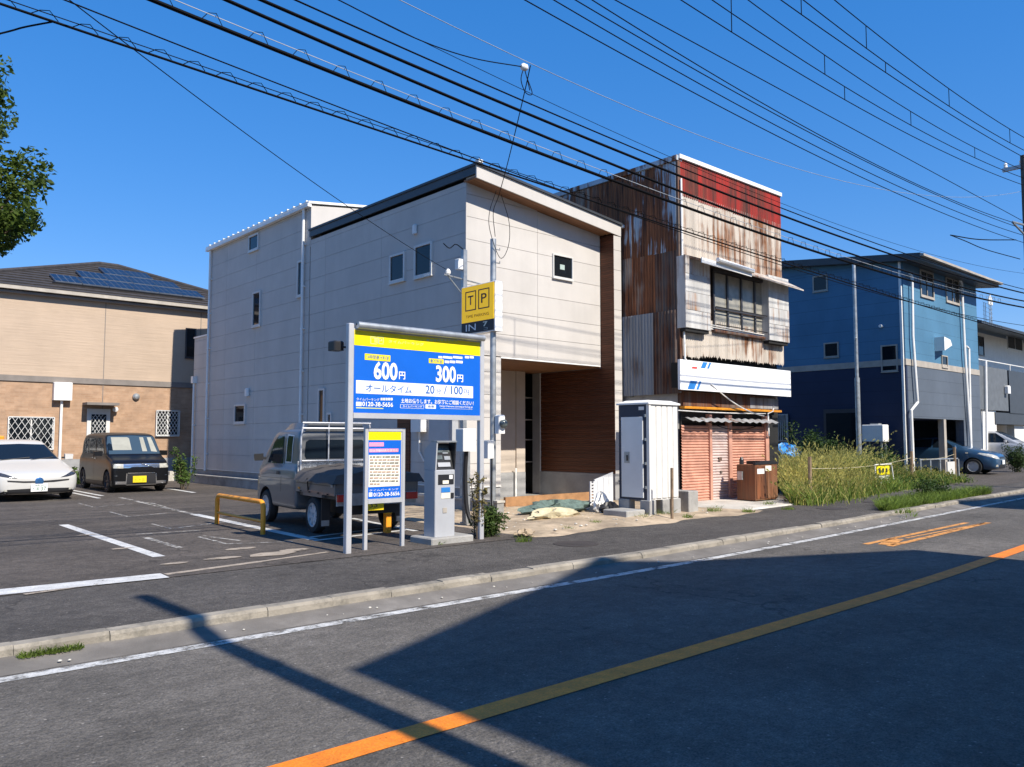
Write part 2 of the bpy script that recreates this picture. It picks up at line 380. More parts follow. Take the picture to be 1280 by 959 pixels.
struct('ground', flat([(-900,-900),(900,-900),(900,900),(-900,900)], -.06), mat_ground)
struct('road', ribbon(.2, 6.04, 0), mat_road)
struct('gutter', ribbon(6.04, 6.38, .001, z1=.052), mat_gutter)
m = MB()
for i in range(len(XS)-1):
    x0, x1 = XS[i], XS[i+1]
    m.add([(x0,6.44+off(x0),-.05),(x1,6.44+off(x1),-.05),(x1,6.44+off(x1),.10),(x0,6.44+off(x0),.10),(x1,120,.10),(x0,120,.10)], [(0,1,2,3),(3,2,4,5)])
struct('raised_ground', m, mat_ground)
struct('sidewalk', ribbon(6.46, 8.42, WALK), mat_walk)
m = MB().box(-40, 130, -3.2, .05, -.05, .10); struct('near_sidewalk', m, mat_walk)
m = MB().box(-40, 130, .05, .2, -.05, .11); struct('near_kerb', m, mat_kerb)
struct('parking_lot', flat([(-14,8.38),(7.75,8.38),(9.62,10.9),(9.62,27.95),(-14,27.95)], .116), mat_lot)
# soil before the new house, with an uneven edge on the sidewalk
def uneven(pts, z, amp=.12, seed=1, step=.3):
    rnd = random.Random(seed); out = []
    for i in range(len(pts)):
        a, b = Vector(pts[i]), Vector(pts[(i+1) % len(pts)]); n = max(1, int((b-a).length/step))
        for k in range(n):
            p = a.lerp(b, k/n); out.append((p.x+rnd.uniform(-amp, amp), p.y+rnd.uniform(-amp, amp)))
    return flat(out, z)
def soil_patch(x0, x1, y0, y1, seed, hmax=.07):
    rnd = random.Random(seed); nx, ny = 44, 34; m = MB(); vs = []
    ph = [rnd.uniform(0, 6) for _ in range(6)]
    for j in range(ny+1):
        for i in range(nx+1):
            u, v = i/nx, j/ny; e = min(u, 1-u, v, 1-v)
            x = x0+(x1-x0)*u + math.sin(v*21+ph[0])*.05; y = y0+(y1-y0)*v + (math.sin(u*17+ph[1])*.09+math.sin(u*43+ph[2])*.04)*(1-v)
            h = .118 + min(1, e*9)*hmax*(.45+.3*math.sin(x*2.3+ph[3])*math.sin(y*2.9+ph[4])+.25*rnd.random())
            vs.append((x, y, h if e > 0 else .1125))
    fs = [(j*(nx+1)+i, j*(nx+1)+i+1, (j+1)*(nx+1)+i+1, (j+1)*(nx+1)+i) for j in range(ny) for i in range(nx)]
    return m.add(vs, fs)
struct('bare_soil', soil_patch(7.85, 14.0, 8.32, 14.0, 3), mat_soil, True)
struct('shop_apron', MB().loft([[(12.9,8.65,.1),(16.2,8.75,.1),(18.4,10.6,.1),(13.2,10.6,.1)],[(12.93,8.7,.135),(16.15,8.8,.135),(18.35,10.6,.155),(13.2,10.6,.155)]]), mat_concrete_l)
struct('garage_drive', flat([(26.5,8.3),(60,10.0),(60,16),(26.5,12)], .114), mat_lot)

# kerb: one stone every 0.6 m
kerb = bpy.data.objects.new('kerb', None); col.objects.link(kerb); kerb['kind'] = 'structure'; OFF[kerb.name] = Vector((0,0,0))
km = MB()
prof = [(0,-.05),(.010,.090),(.030,.114),(.14,.116),(.15,-.05)]
km.loft([[(0,a,b) for a, b in prof], [(.597,a,b) for a, b in prof]])
kme = km.mesh('kerb_stone'); kme.materials.append(mat_kerb)
rk = random.Random(5); x = -11.4
while x < 42:
    o = bpy.data.objects.new('kerb_stone', kme); col.objects.link(o); o.parent = kerb
    s = (off(x+.6)-off(x))/.6
    o.location = (x, KERB+off(x)+rk.uniform(-.006,.006), rk.uniform(-.009,.005)); o.rotation_euler = (rk.uniform(-.02,.02), rk.uniform(-.006,.006), math.atan(s)+rk.uniform(-.006,.006))
    x += .6

# markings
z1 = .0045
struct('edge_line', ribbon(5.87, 5.99, z1), mat_edge_paint)
struct('centre_line', ribbon(3.40, 3.575, z1), mat_orange_paint)
m = MB()
for p1, p2, wd in (((11.45,5.22),(15.7,5.24),.09), ((11.5,4.9),(16.0,4.98),.10), ((11.6,5.0),(12.4,5.16),.2), ((12.6,5.1),(15.9,5.0),.05)):
    m.v += [(p[0], p[1]+off(p[0])*.5, z1) for p in strip(p1, p2, wd, 0)]; n = len(m.v); m.f.append((n-4,n-3,n-2,n-1))
struct('arrow_marking', m, mat_orange_worn)
def lot_lines(name, segs, mt, z):
    m = MB()
    for a, b, wd in segs:
        pa, pb = G(*a, .118), G(*b, .118); q = strip(pa, pb, wd, z); n = len(m.v)
        m.v += [(p[0], p[1], z) for p in q]; m.f.append((n, n+1, n+2, n+3))
    struct(name, m, mt)
lot_lines('bay_line', [((-60,746.5),(206,719.5),.32), ((79,656),(199,696),.14), ((243,643),(392,674.5),.16), ((90,616),(124,623),.1), ((88,612.5),(128,620),.1), ((211,611),(243,616),.12),
                       ((392,676),(505,663),.1), ((385,672),(505,657),.09), ((440,648),(520,664),.1)], mat_white_paint, .1205)
lot_lines('faded_bay_line', [((150,622),(243,643),.11), ((98,629),(116,634),.05), ((116,634),(165,630),.05), ((137,640),(160,646),.05), ((160,646),(213,641),.05), ((190,655),(214,661),.05), ((214,661),(285,652),.05),
                             ((248,671),(284,680),.05), ((284,680),(366,677),.05), ((254,670),(300,676),.06), ((170,668),(250,663),.06), ((182,672),(225,685),.09), ((40,622),(70,625),.3), ((185,628),(205,634),.12)], mat_white_worn, .1195)
lot_lines('dust_line', [((30,743),(200,719),.07), ((207,718),(325,702),.10), ((325,702),(410,690),.07)], mat_tan_patch, .1190)
for cx_, cy_, a, b in ((340,693,.62,.17), (279,698,.42,.09), (219,704.5,.28,.07), (301,686,.4,.09), (367,688,.38,.12), (108,669,.25,.05), (152,686,.25,.06)):
    c = G(cx_, cy_, .118); r_ = random.Random(cx_)
    PZ_ = .1212+.0011*(int(cx_) % 7)/7+.0006*(int(cy_) % 5)
    struct('repair_patch', flat([(c.x+a*.55*math.cos(t)*r_.uniform(.75,1.1), c.y+b*1.0*math.sin(t)*r_.uniform(.75,1.1)) for t in [k*math.pi/9 for k in range(18)]], PZ_), mat_tan_patch)
mat_cast = mat('cast_iron', (.06,.05,.045), .7, .3, bmp=.6, bscale=120)
for i, (mx, my, lab) in enumerate(((720,680,'round iron manhole cover in the sidewalk before the bare soil'), (1040,636,'round iron cover in the sidewalk beside the weeds, closer to the shop'), (1095,628,'round iron cover in the sidewalk beside the weeds, farther from the shop'))):
    c = G(mx, my, WALK)
    solo('manhole_cover', MB().lathe([(.30,0),(.30,.006),(.27,.008),(.265,.005),(.12,.005),(.10,.009)], (c.x, c.y, WALK-.001), n=28), mat_cast, label=lab, cat='manhole cover')

# houses across the street, behind the viewer: they shade the road
TE = math.tan(R(SUN_EL))
mat_cas = mat('cream_render', (.55,.52,.46), .85)
mat_rooft = mat('roof_tile_dark', (.05,.048,.05), .7, bmp=.3)
Yc = -3.4
sx = lambda X, Y: X - SUN_DX*(Y-Yc)
hh = lambda Y: (Y-Yc)*TE
t = thing('gabled_house', (7,-3.4,.1), 'cream two-storey house with a front gable across the road from the car park', 'house')
x0, x1, xa = sx(2.78,4.7), sx(11.4,4.6), sx(7.1,6.55)
part('wall', MB().prism([(x0,.1),(x1,.1),(x1,hh(4.4)),(xa,hh(6.45)),(x0,hh(4.5))], 'y', Yc, -11), mat_cas, t)
for s_, xe, ye in ((0, x0, 4.72), (1, x1, 4.62)):
    part('roof_slope', MB().loft([[(xe,Yc-.02,hh(ye)-.06),(xa,Yc-.02,hh(6.6)-.06),(xa,Yc-.02,hh(6.6)),(xe,Yc-.02,hh(ye))],[(xe,-11.2,hh(ye)-.06),(xa,-11.2,hh(6.6)-.06),(xa,-11.2,hh(6.6)),(xe,-11.2,hh(ye))]]), mat_rooft, t)
for a in (4.2, 7.8): 
    wn = part('window', MB().box(a, a+1.6, Yc+.01, Yc-.02, 1.0, 2.2), mat_sash, t); part('pane', MB().box(a+.06, a+1.54, Yc+.014, Yc, 1.06, 2.14), mat_glass, wn)
t = thing('flat_roofed_house', (27,-3.4,.1), 'grey flat-roofed building across the road from the blue house', 'house')
part('wall', MB().box(sx(19.5,6.4), 38, Yc, -12, .1, hh(6.85)), mat_concrete, t)
part('roof_slab', MB().box(sx(19.5,6.4)-.0, 38.2, Yc+.05, -12.2, hh(6.85)+.002, hh(6.9)+.1), mat_trim_dark, t)
wn = part('window', MB().box(24, 26, Yc+.01, Yc-.02, 1.0, 2.4), mat_sash, t); part('pane', MB().box(24.06, 25.94, Yc+.014, Yc, 1.06, 2.34), mat_glass, wn)

# ================================================================ MAIN HOUSE (new, pale siding)
XL, YF, YO, XW, XR = 9.8, 12.3, 11.9, 13.75, 13.99
YB1, YB2, YB3 = 18.7, 25.4, 26.5
H = thing('pale_sided_house', (11.9, 19, .1), 'new pale panel-sided house with a brown timber carport recess beside the car park', 'house')
def roofz(x): return 6.80 - (x-XL)*.107
bx0 = PY(655, 500, 14.3).x
core = MB()
core.box(XL+.03, 10.70, YF+.03, YB1, .5, 6.55)                        # pier and left part
core.prism([(10.70,3.141),(XW,3.141),(XW,roofz(XW)-.23),(10.70,roofz(10.7)-.23)], 'y', YF+.03, YB1)
core.box(10.70, XW, 16.3, YB1, .5, 3.14).box(10.70, bx0-.9, 14.45, 16.3, .5, 3.14)
core.prism([(XL+.03,.5),(XW,.5),(XW,8.02),(XL+.03,7.5)], 'y', YB1+.02, YB2)
core.box(XL+.03, XW, YB2, YB3, .5, 4.75)
part('wall', core, mat_siding_core, H)
# siding panels, row by row
ROW, TH = .455, .024
def side_panels(y0, y1, z0, z1, cuts, x=XL, slope=None):
    z = z0; k = 0
    while z < z1-.05:
        zt = min(z+ROW, z1); ys = [y0] + [c for c in cuts if y0 < c < y1] + [y1]
        for a, b in zip(ys[:-1], ys[1:]):
            part('siding_panel', MB().box(x, x+TH, a+.003, b-.003, z+.003, zt-.003), mat_siding, H)
        z += ROW; k += 1
side_panels(YF, YB1-.02, .55, 6.58, [15.35, 17.9])
side_panels(YB1+.02, YB2, .55, 7.47, [21.9, 24.0])
side_panels(YB2+.01, YB3, .55, 4.75, [])
def front_panels(x0, x1, z0, z1, top=None, y=YF):
    z = z0
    while z < z1-.05:
        zt = min(z+ROW, z1)
        for a, b in ((x0, min(x1, 11.75)), (min(x1, 11.75), x1)):
            if b-a < .05: continue
            if top:
                za, zb = min(zt-.004, top(a)), min(zt-.004, top(b))
                if min(za, zb) <= z+.01: continue
                part('siding_panel', MB().prism([(a+.003,z+.004),(b-.003,z+.004),(b-.003,zb),(a+.003,za)], 'y', y, y+TH), mat_siding, H)
            else:
                part('siding_panel', MB().box(a+.003, b-.003, y, y+TH, z+.004, zt-.004), mat_siding, H)
        z += ROW
soff = lambda x: roofz(x)-.235
front_panels(XL, 10.72, .55, 3.14)
front_panels(XL, XW-.02, 3.155, 6.66, soff)
# far block front face above the lower roof
part('upper_panel', MB().prism([(XL,6.4),(XW,6.4),(XW,8.0),(XL,7.48)], 'y', YB1-.015, YB1+.015), mat_siding, H)
# soffit, fascia, wing wall
part('soffit', MB().prism([(XL-.02,soff(XL)),(XW,soff(XW)),(XW,soff(XW)+.04),(XL-.02,soff(XL)+.04)], 'y', YO+.03, YF+.05), mat_soffit, H)
part('fascia', MB().prism([(XL-.06,roofz(XL)-.25),(XR+.02,roofz(XR)-.25),(XR+.02,roofz(XR)+.0),(XL-.06,roofz(XL)+.0)], 'y', YO, YO+.03), mat_siding, H)
part('roof', MB().prism([(XL-.08,roofz(XL)+.002),(XR+.06,roofz(XR)+.002),(XR+.06,roofz(XR)+.05),(XL-.08,roofz(XL)+.05)], 'y', YO-.04, YB1-.02), mat_trim_dark, H)
part('fascia_side', MB().box(XL-.055, XL-.01, YO+.031, YB1-.04, roofz(XL)-.16, roofz(XL)-.001), mat_trim_dark, H)
part('gable_return', MB().box(XL-.005, XL+.02, YO+.031, YF-.002, soff(XL)+.041, roofz(XL)-.162), mat_siding, H)
part('corner_cap', MB().box(XL-.05, XL+.06, YO-.05, YO+.06, roofz(XL)+.052, roofz(XL)+.11), mat_trim_white, H)
part('gutter_end', MB().box(XR+.03, XR+.13, YO-.05, YO+.15, roofz(XR)-.04, roofz(XR)+.02), mat_trim_white, H)
part('wing_wall', MB().box(XW+.012, XR, YO+.012, 14.6, .1, roofz(XR)-.26), mat_siding_core, H)
z = .3
while z < 6.05:
    zt = min(z+ROW, roofz(XR)-.26); part('wing_panel', MB().box(XW, XR+.01, YO, YO+.0115, z+.004, zt-.004), mat_siding, H); z += ROW
part('wing_base', MB().box(XW-.02, XR+.01, YO-.005, 14.3, .02, .70), mat_found, H)
z = .71; k = 0
while z < roofz(XW)-.30:
    zt = min(z+.095, roofz(XW)-.27); y1 = 14.28 if z < 3.05 else YF
    part('cladding_board', MB().box(XW-.006-.003*(k % 2), XW+.012, YO+.002, y1, z+.003, zt-.003), mat_timber, H); z += .095; k += 1
part('cladding_edge_trim', MB().box(XW-.018, XW+.01, 14.285, 14.31, .1, 3.1), mat_trim_white, H)
# recess
part('recess_soffit', MB().box(10.74, XW-.02, YF+.03, 14.6, 3.10, 3.135), mat_soffit, H)
part('recess_lintel_edge', MB().box(10.72, XW-.03, YF-.006, YF+.028, 3.122, 3.152), mat_trim_white, H)
bx = PY(655, 500, 14.3).x
part('recess_wall', MB().box(10.4, bx-.28, 14.3, 14.4, .70, 3.1), mat_beige, H)
part('recess_return', MB().box(bx-.28, bx, 14.26, 14.4, .70, 3.1), mat_beige, H)
part('recess_base', MB().box(10.4, bx, 14.25, 14.42, .02, .698), mat_found, H)
part('recess_pipe', MB().tube([(bx-.36,14.2,.1),(bx-.36,14.2,.8)], .025), mat_pvc, H)
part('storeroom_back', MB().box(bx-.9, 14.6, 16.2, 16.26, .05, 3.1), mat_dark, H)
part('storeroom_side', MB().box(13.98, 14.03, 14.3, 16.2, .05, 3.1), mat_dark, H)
part('storeroom_floor', MB().box(10.7, 14.0, 12.35, 16.2, .05, .135), mat_concrete, H)
for zz in (.9, 1.45, 1.95, 2.5): part('shelf', MB().box(bx-.3, 13.95, 14.75, 15.2, zz, zz+.03), mat_beige, H)
rb = random.Random(4)
for zz in (.93, 1.48, 1.98):
    xx = bx-.25
    while xx < 13.7:
        wd = rb.uniform(.1,.24); g = part('stored_box', MB().cbox(xx, xx+wd, 14.8, 15.1, zz, zz+rb.uniform(.1,.33), .01), mat_beige if rb.random() < .5 else mat_concrete_l, H); xx += wd+rb.uniform(.02,.12)
# foundations
f = MB().box(XL+.012, 10.715, YF+.012, YB3-.01, .02, .548)
part('foundation', f, mat_found, H)
part('drip_edge', MB().box(XL-.012, XL+.02, YF-.002, YB3, .535, .552).box(XL-.012, 10.72, YF-.012, YF-.003, .535, .552), mat_trim_white, H)
# upper roof of the far block
rr_ = MB().prism([(XL-.1,7.52),(XW+.3,8.06),(XW+.3,8.12),(XL-.1,7.58)], 'y', YB1-.06, YB2+.08)
part('roof', rr_, mat_trim_white, H)
part('eaves_gutter', MB().box(XL-.12, XL-.012, YB1-.05, YB2+.06, 7.44, 7.515), mat_pvc, H)
for k in range(19): part('roof_rib', MB().box(XL-.115, XL+.15, YB1+.05+k*.355, YB1+.09+k*.355, 7.582, 7.612), mat_trim_white, H)
part('annex_coping', MB().box(XL-.02, XW, YB2+.005, YB3+.03, 4.752, 4.80), mat_trim_white, H)
def downpipe(x, y, z0, z1, r=.035, xo=None, parent=H):
    d = part('downpipe', MB().tube([(x, y, z0), (x, y, z1)], r, 8), mat_pvc, parent, True)
    n = int((z1-z0)/1.1)
    for k in range(n): part('pipe_bracket', MB().box(x-.02, x+.07, y-.05, y+.05, z0+.5+k*1.1, z0+.53+k*1.1), mat_pvc, d)
downpipe(XL-.06, 18.98, .5, 7.45); downpipe(XL-.06, 25.2, .5, 7.45); downpipe(XL-.06, 26.3, .3, 3.3)
part('pipe_hopper', MB().box(XL-.13, XL+.0, 26.22, 26.38, 3.28, 3.5), mat_pvc, H)
# windows
def side_window(p0, p1, x=XL, parent=H, fr=None, gl=None):
    a, b = PX(*p0, x), PX(*p1, x); y0, y1, z0, z1 = min(a.y,b.y), max(a.y,b.y), min(a.z,b.z), max(a.z,b.z)
    wn = part('window', MB().box(x-.04, x+.04, y0, y0+.05, z0, z1).box(x-.04, x+.04, y1-.05, y1, z0, z1).box(x-.041, x+.04, y0+.051, y1-.051, z0, z0+.05).box(x-.041, x+.04, y0+.051, y1-.051, z1-.05, z1), fr or mat_sash, parent)
    part('pane', MB().box(x-.012, x+.03, y0+.052, y1-.052, z0+.052, z1-.052), gl or mat_glass, wn)
    part('sill', MB().box(x-.055, x-.002, y0-.01, y1+.01, z0-.03, z0-.003), fr or mat_sash, wn); return wn
def front_window(p0, p1, y=YF, parent=H, fr=None, gl=None, mull=0, wf=.04):
    a, b = PY(*p0, y), PY(*p1, y); x0, x1, z0, z1 = min(a.x,b.x), max(a.x,b.x), min(a.z,b.z), max(a.z,b.z)
    wm = MB().box(x0, x0+wf, y-.04, y+.04, z0, z1).box(x1-wf, x1, y-.04, y+.04, z0, z1).box(x0+wf+.001, x1-wf-.001, y-.041, y+.04, z0, z0+wf).box(x0+wf+.001, x1-wf-.001, y-.041, y+.04, z1-wf, z1)
    for k in range(mull):
        xm = x0+(x1-x0)*(k+1)/(mull+1); wm.box(xm-.02, xm+.02, y-.03, y+.03, z0+wf+.001, z1-wf-.001)
    wn = part('window', wm, fr or mat_sash, parent)
    part('pane', MB().box(x0+wf+.002, x1-wf-.002, y-.012, y+.03, z0+wf+.002, z1-wf-.002), gl or mat_glass, wn)
    part('sill', MB().box(x0-.01, x1+.01, y-.055, y-.002, z0-.03, z0-.003), fr or mat_sash, wn); return wn, (x0, x1, z0, z1)
for p0, p1 in (((312,296),(324,311)), ((317,366),(326,407)), ((373,327),(378.5,370)), ((294,506),(307,529)), ((399,486),(406,535)), ((410,516),(415,560)), ((488,320),(507,350)), ((519,308),(541,343))):
    side_window(p0, p1)
wn, (a, b, c, d) = front_window((690,317), (715,351), wf=.028)
part('notice', MB().box(a+.23, a+.37, YF-.018, YF-.0125, c+.2, c+.31), mat('pale_green_notice', (.38,.47,.43), .6), wn)
def wall_cap(p, r, l, ax, parent=H, x=XL):
    q = PX(*p, x); return part('wall_lamp', MB().lathe([(r,-l),(r,0)], (q.x, q.y, q.z), ax, 12), mat_pvc, parent)
q = PX(311, 490, XL); part('vent_hood', MB().cbox(q.x-.1, q.x-.001, q.y-.09, q.y+.09, q.z-.12, q.z+.1, .03), mat_trim_white, H)
q = PX(520, 286, XL); part('vent_hood', MB().cbox(q.x-.07, q.x-.001, q.y-.06, q.y+.06, q.z-.12, q.z+.08, .02), mat_trim_white, H)
# entrance things on the left wall seen under the price board
q0, q1 = PX(498, 524, XL), PX(513, 600, XL)
part('door', MB().box(XL-.03, XL+.02, q1.y, q0.y, .2, q0.z+.3), mat_timber, H)

# low retaining wall round the house plot
W = thing('low_plot_wall', (9.5, 18, .1), 'low grey rendered wall with pale coping along the car park edge', 'wall')
part('wall_body', MB().box(9.50, 9.66, 11.0, 26.6, .05, .345).box(9.50, 9.66, 26.6, 28.0, .05, .345), mat_concrete, W)
part('coping', MB().box(9.485, 9.675, 10.985, 28.0, .347, .385), mat_concrete_l, W)
# ================================================================ CREAM AND BRICK HOUSE behind the car park
YB = 28.0
mat_brick = brick_mat('tan_brick_tile', (.41,.265,.17), (.35,.215,.13), (.38,.26,.17), .24, .062)
mat_cream_wall = mat('cream_render_upper', (.45,.345,.255), .85, var=.05, scale=1.2, bmp=.6, bscale=14)
def _wavy(m):
    N, L = m.node_tree.nodes, m.node_tree.links; B = N['Principled BSDF']
    v = mapping(N, L, (1.2, 1.2, 16)); t = N.new('ShaderNodeTexNoise'); t.inputs['Scale'].default_value = 1.0; t.inputs['Detail'].default_value = 4; L.new(v, t.inputs['Vector']); bump(N, L, B, t.outputs['Fac'], .28, .03)
_wavy(mat_cream_wall)
mat_band = mat('grey_band', (.20,.175,.155), .7)
mat_slate = mat('dark_slate', (.040,.035,.034), .75, var=.25, scale=6, bmp=.4)
mat_pv = mat('solar_cell', (.007,.012,.028), .3, var=.15, scale=8)
mat_pv_frame = mat('solar_frame', (.20,.23,.28), .35, .3)
mat_lattice = mat('window_lattice', (.60,.60,.58), .5)
K = thing('cream_brick_house', (5, 32, .1), 'cream and tan brick house with solar panels on its hipped roof', 'house')
part('upper_wall', MB().box(3.3, 12.4, YB, 36.5, 3.40, 6.05), mat_cream_wall, K)
part('brick_wall', MB().box(3.3, 12.4, YB+.01, 36.5, .85, 3.22), mat_brick, K)
part('string_course', MB().box(3.28, 12.42, YB-.03, 36.5, 3.222, 3.398), mat_band, K)
part('base', MB().box(3.3, 12.4, YB-.02, 36.5, .05, .848), mat_found, K)
for xq in (130, 250):
    xj = PY(xq, 450, YB).x; part('wall_joint', MB().box(xj-.012, xj+.012, YB-.004, YB+.01, .86, 3.2).box(xj-.012, xj+.012, YB-.006, YB+.01, 3.4, 6.0), mat_band, K)
ex0, ex1, ey0, ey1, ez = 3.0, 13.6, YB-.2, 37.2, 6.06
rx0, rx1, ry, rz_ = 8.35, 9.0, 32.3, 7.92
E0, E1, E2, E3 = Vector((ex0-4,ey0,ez)), Vector((ex1,ey0,ez)), Vector((ex1,ey1,ez)), Vector((ex0-4,ey1,ez)); RA, RB = Vector((rx0,ry,rz_)), Vector((rx1,ry,rz_))
E0 = Vector((ex0, ey0, ez)); E3 = Vector((ex0, ey1, ez))
part('roof', MB().add([E0,E1,E2,E3,RA,RB, *[p-Vector((0,0,.12)) for p in (E0,E1,E2,E3)]], [(0,1,5,4),(1,2,5),(2,3,4,5),(3,0,4),(0,6,7,1),(1,7,8,2),(2,8,9,3),(3,9,6,0),(6,9,8,7)]), mat_slate, K)
# tile courses on the front slope
nrm = (E1-E0).cross(RA-E0).normalized()
for k in range(14):
    u = k/14; a = E0.lerp(RA, u); b = E1.lerp(RB, u); a2 = E0.lerp(RA, u+1/14); b2 = E1.lerp(RB, u+1/14)
    part('tile_course', MB().add([a+nrm*.05, b+nrm*.05, b2+nrm*.012, a2+nrm*.012, a, b], [(0,1,2,3),(4,5,1,0)]), mat_slate, K)
for a, b in ((E0,RA), (E1,RB), (RA,RB)): part('ridge_tile', MB().tube([a+Vector((0,0,.03)), b+Vector((0,0,.03))], .10, 6), mat_slate, K)
part('eaves_gutter', MB().prism([(ey0-.10,ez-.10),(ey0-.0,ez-.10),(ey0-.0,ez+.0),(ey0-.12,ez+.0)], 'x', ex0, ex1+.05), mat('cream_gutter', (.52,.47,.40), .5), K)
part('eaves_soffit', MB().box(ex0+.02, ex1, ey0+.02, YB+.1, ez-.20, ez-.13), mat_band, K)
# solar modules, set out on the front slope
def slope_pt(x, s):                                  # s: fraction from eaves to ridge
    return Vector((x, ey0+(ry-ey0)*s, ez+(rz_-ez)*s)) + Vector((0,-.02,.0))
def pv_row(pxl, pxr, pyl, s0, s1, n):
    ym = ey0+(ry-ey0)*(s0+s1)/2
    xa, xb = PY(pxl, pyl, ym).x, PY(pxr, pyl, ym).x; wd = (xb-xa)/n
    for k in range(n):
        x0_, x1_ = xa+k*wd+.012, xa+(k+1)*wd-.012
        q = [slope_pt(x0_, s0+.004), slope_pt(x1_, s0+.004), slope_pt(x1_, s1-.004), slope_pt(x0_, s1-.004)]
        pm = part('solar_module', MB().loft([[p+nrm*.06 for p in q], [p+nrm*.115 for p in q]]), mat_pv_frame, K)
        nc = 4; cell = MB()
        for j in range(nc):
            l, r_ = x0_+(x1_-x0_)*(j+.045)/nc, x0_+(x1_-x0_)*(j+.955)/nc
            for (sa, sb) in ((.04,.485),(.515,.96)):
                ss0, ss1 = s0+(s1-s0)*sa, s0+(s1-s0)*sb
                cell.quad(*[slope_pt(xx, ss)+nrm*.119 for xx, ss in ((l,ss0),(r_,ss0),(r_,ss1),(l,ss1))])
        part('solar_cells', cell, mat_pv, pm)
pv_row(64, 251, 358, .17, .37, 6); pv_row(97, 221, 350, .385, .585, 4); pv_row(126, 187, 342, .60, .80, 2)
a, b = slope_pt(PY(64,358,ey0+.8).x, .15), slope_pt(PY(251,358,ey0+.8).x, .15)
part('solar_rail', MB().loft([[a+nrm*.02, a+nrm*.10, a+nrm*.10+Vector((0,.06,.02)), a+nrm*.02+Vector((0,.06,.02))], [b+nrm*.02, b+nrm*.10, b+nrm*.10+Vector((0,.06,.02)), b+nrm*.02+Vector((0,.06,.02))]]), mat_black, K)
def lattice_window(p0, p1, y=YB+.0):
    wn, (x0, x1, z0, z1) = front_window(p0, p1, y, K, mat_sash, mat_glass, 1, .04)
    m = MB(); n = 7; step = (x1-x0)/n
    yy = y-.075
    for d in (1, -1):
        k = -12
        while k < 14:
            xs_ = x0+k*step; pts = []
            # line x = xs_ + d*(z-z0)*.6 clipped to the opening
            for zc in np.linspace(z0, z1, 24):
                xx = xs_+d*(zc-z0)*.62
                if x0 <= xx <= x1: pts.append((xx, yy+.006*d, zc))
            if len(pts) > 1: m.tube([pts[0], pts[-1]], .009, 4)
            k += 1
    m.box(x0-.01, x0+.015, yy-.01, yy+.05, z0, z1).box(x1-.015, x1+.01, yy-.01, yy+.05, z0, z1).box(x0+.016, x1-.016, yy-.01, yy+.05, z0-.01, z0+.015).box(x0+.016, x1-.016, yy-.01, yy+.05, z1-.015, z1+.01)
    part('lattice_grille', m, mat_lattice, wn)
lattice_window((10,521), (66,562)); lattice_window((195,513), (223,545))
front_window((232,410), (244,448), YB, K, mat_sash_dark)
a, b = PY(103,505,YB), PY(143,507,YB); part('door_canopy', MB().box(a.x, b.x, YB-.55, YB, a.z-.04, a.z+.04), mat_band, K)
a, b = PY(109,511,YB), PY(136,560,YB)
dr = part('back_door', MB().box(a.x, b.x, YB-.04, YB+.02, .15, a.z), mat_sash, K)
a2, b2 = PY(114,518,YB), PY(131,560,YB)
m = MB(); st = (b2.x-a2.x)/4
for d in (1,-1):
    for k in range(-8, 9):
        pts = [(a2.x+k*st+d*(zc-b2.z)*.62, YB-.065, zc) for zc in np.linspace(b2.z-.4, a2.z, 24) if a2.x <= a2.x+k*st+d*(zc-b2.z)*.62 <= b2.x]
        if len(pts) > 1: m.tube([pts[0], pts[-1]], .008, 4)
part('door_pane', MB().box(a2.x, b2.x, YB-.052, YB-.041, b2.z-.4, a2.z), mat_glass, dr); part('lattice_grille', m, mat_lattice, dr)
a, b = PY(66,478,YB), PY(88,501,YB)
part('meter_box', MB().cbox(a.x, b.x, YB-.22, YB-.001, b.z, a.z, .015), mat_trim_white, K)
xm = (a.x+b.x)/2; part('conduit', MB().tube([(xm,YB-.06,b.z),(xm,YB-.06,.2)], .04), mat_pvc, K)
q = PY(170,496,YB); part('vent_cap', MB().lathe([(.11,0),(.11,-.05),(.07,-.1),(0.01,-.11)], (q.x,YB,q.z), 'y', 16), mat_steel, K, True)
q = PY(143,512,YB); part('door_lamp', MB().lathe([(.05,0),(.08,-.05),(.08,-.14),(.02,-.17)], (q.x,YB,q.z), 'y', 14), mat_trim_white, K, True)
solo('stacked_slab', MB().box(9.3,9.95,27.1,27.6,.1,.30).box(9.35,9.9,27.15,27.55,.302,.42), mat_concrete_l, label='stack of pale concrete slabs at the foot of the brick wall', cat='slabs')
o_ = PY(2,550,YB-1); solo('orange_panel', MB().cbox(o_.x-.4, PY(5,550,YB-1).x, YB-1.05, YB-.95, .1, PY(2,545,YB-1).z, .02), mat_railing, label='orange panel standing behind the white hatchback', cat='panel')
solo('planter_kerb', MB().box(4.0,7.9,27.2,27.3,.1,.28), mat_concrete_l, label='short pale concrete edging at the foot of the brick house', cat='kerb')

# ================================================================ RUSTED SHOP
XS0, XS1, YS, SZ = 14.12, 18.32, 10.38, 7.56
S = thing('rusted_tin_shop', (16.2, 14, .1), 'derelict shop clad in rusted corrugated sheets with a red painted top', 'shop')
mat_galv = rust('galvanised_rust', (.38,.46,.52), (.26,.095,.035), .515, .565)
mat_rusty = rust('heavy_rust', (.36,.29,.23), (.30,.105,.038), .42, .55)
mat_darkrust = rust('dark_rust', (.15,.12,.10), (.19,.070,.030), .46, .62)
mat_redrust = rust('red_paint_rust', (.33,.020,.013), (.15,.035,.02), .52, .70, stripes=5)
mat_whiterust = rust('white_paint_rust', (.52,.46,.39), (.30,.12,.045), .55, .67)
mat_whitebox = rust('white_box_rust', (.52,.51,.49), (.40,.19,.08), .62, .76)
mat_greysheet = rust('grey_sheet', (.30,.305,.31), (.15,.075,.04), .55, .70)
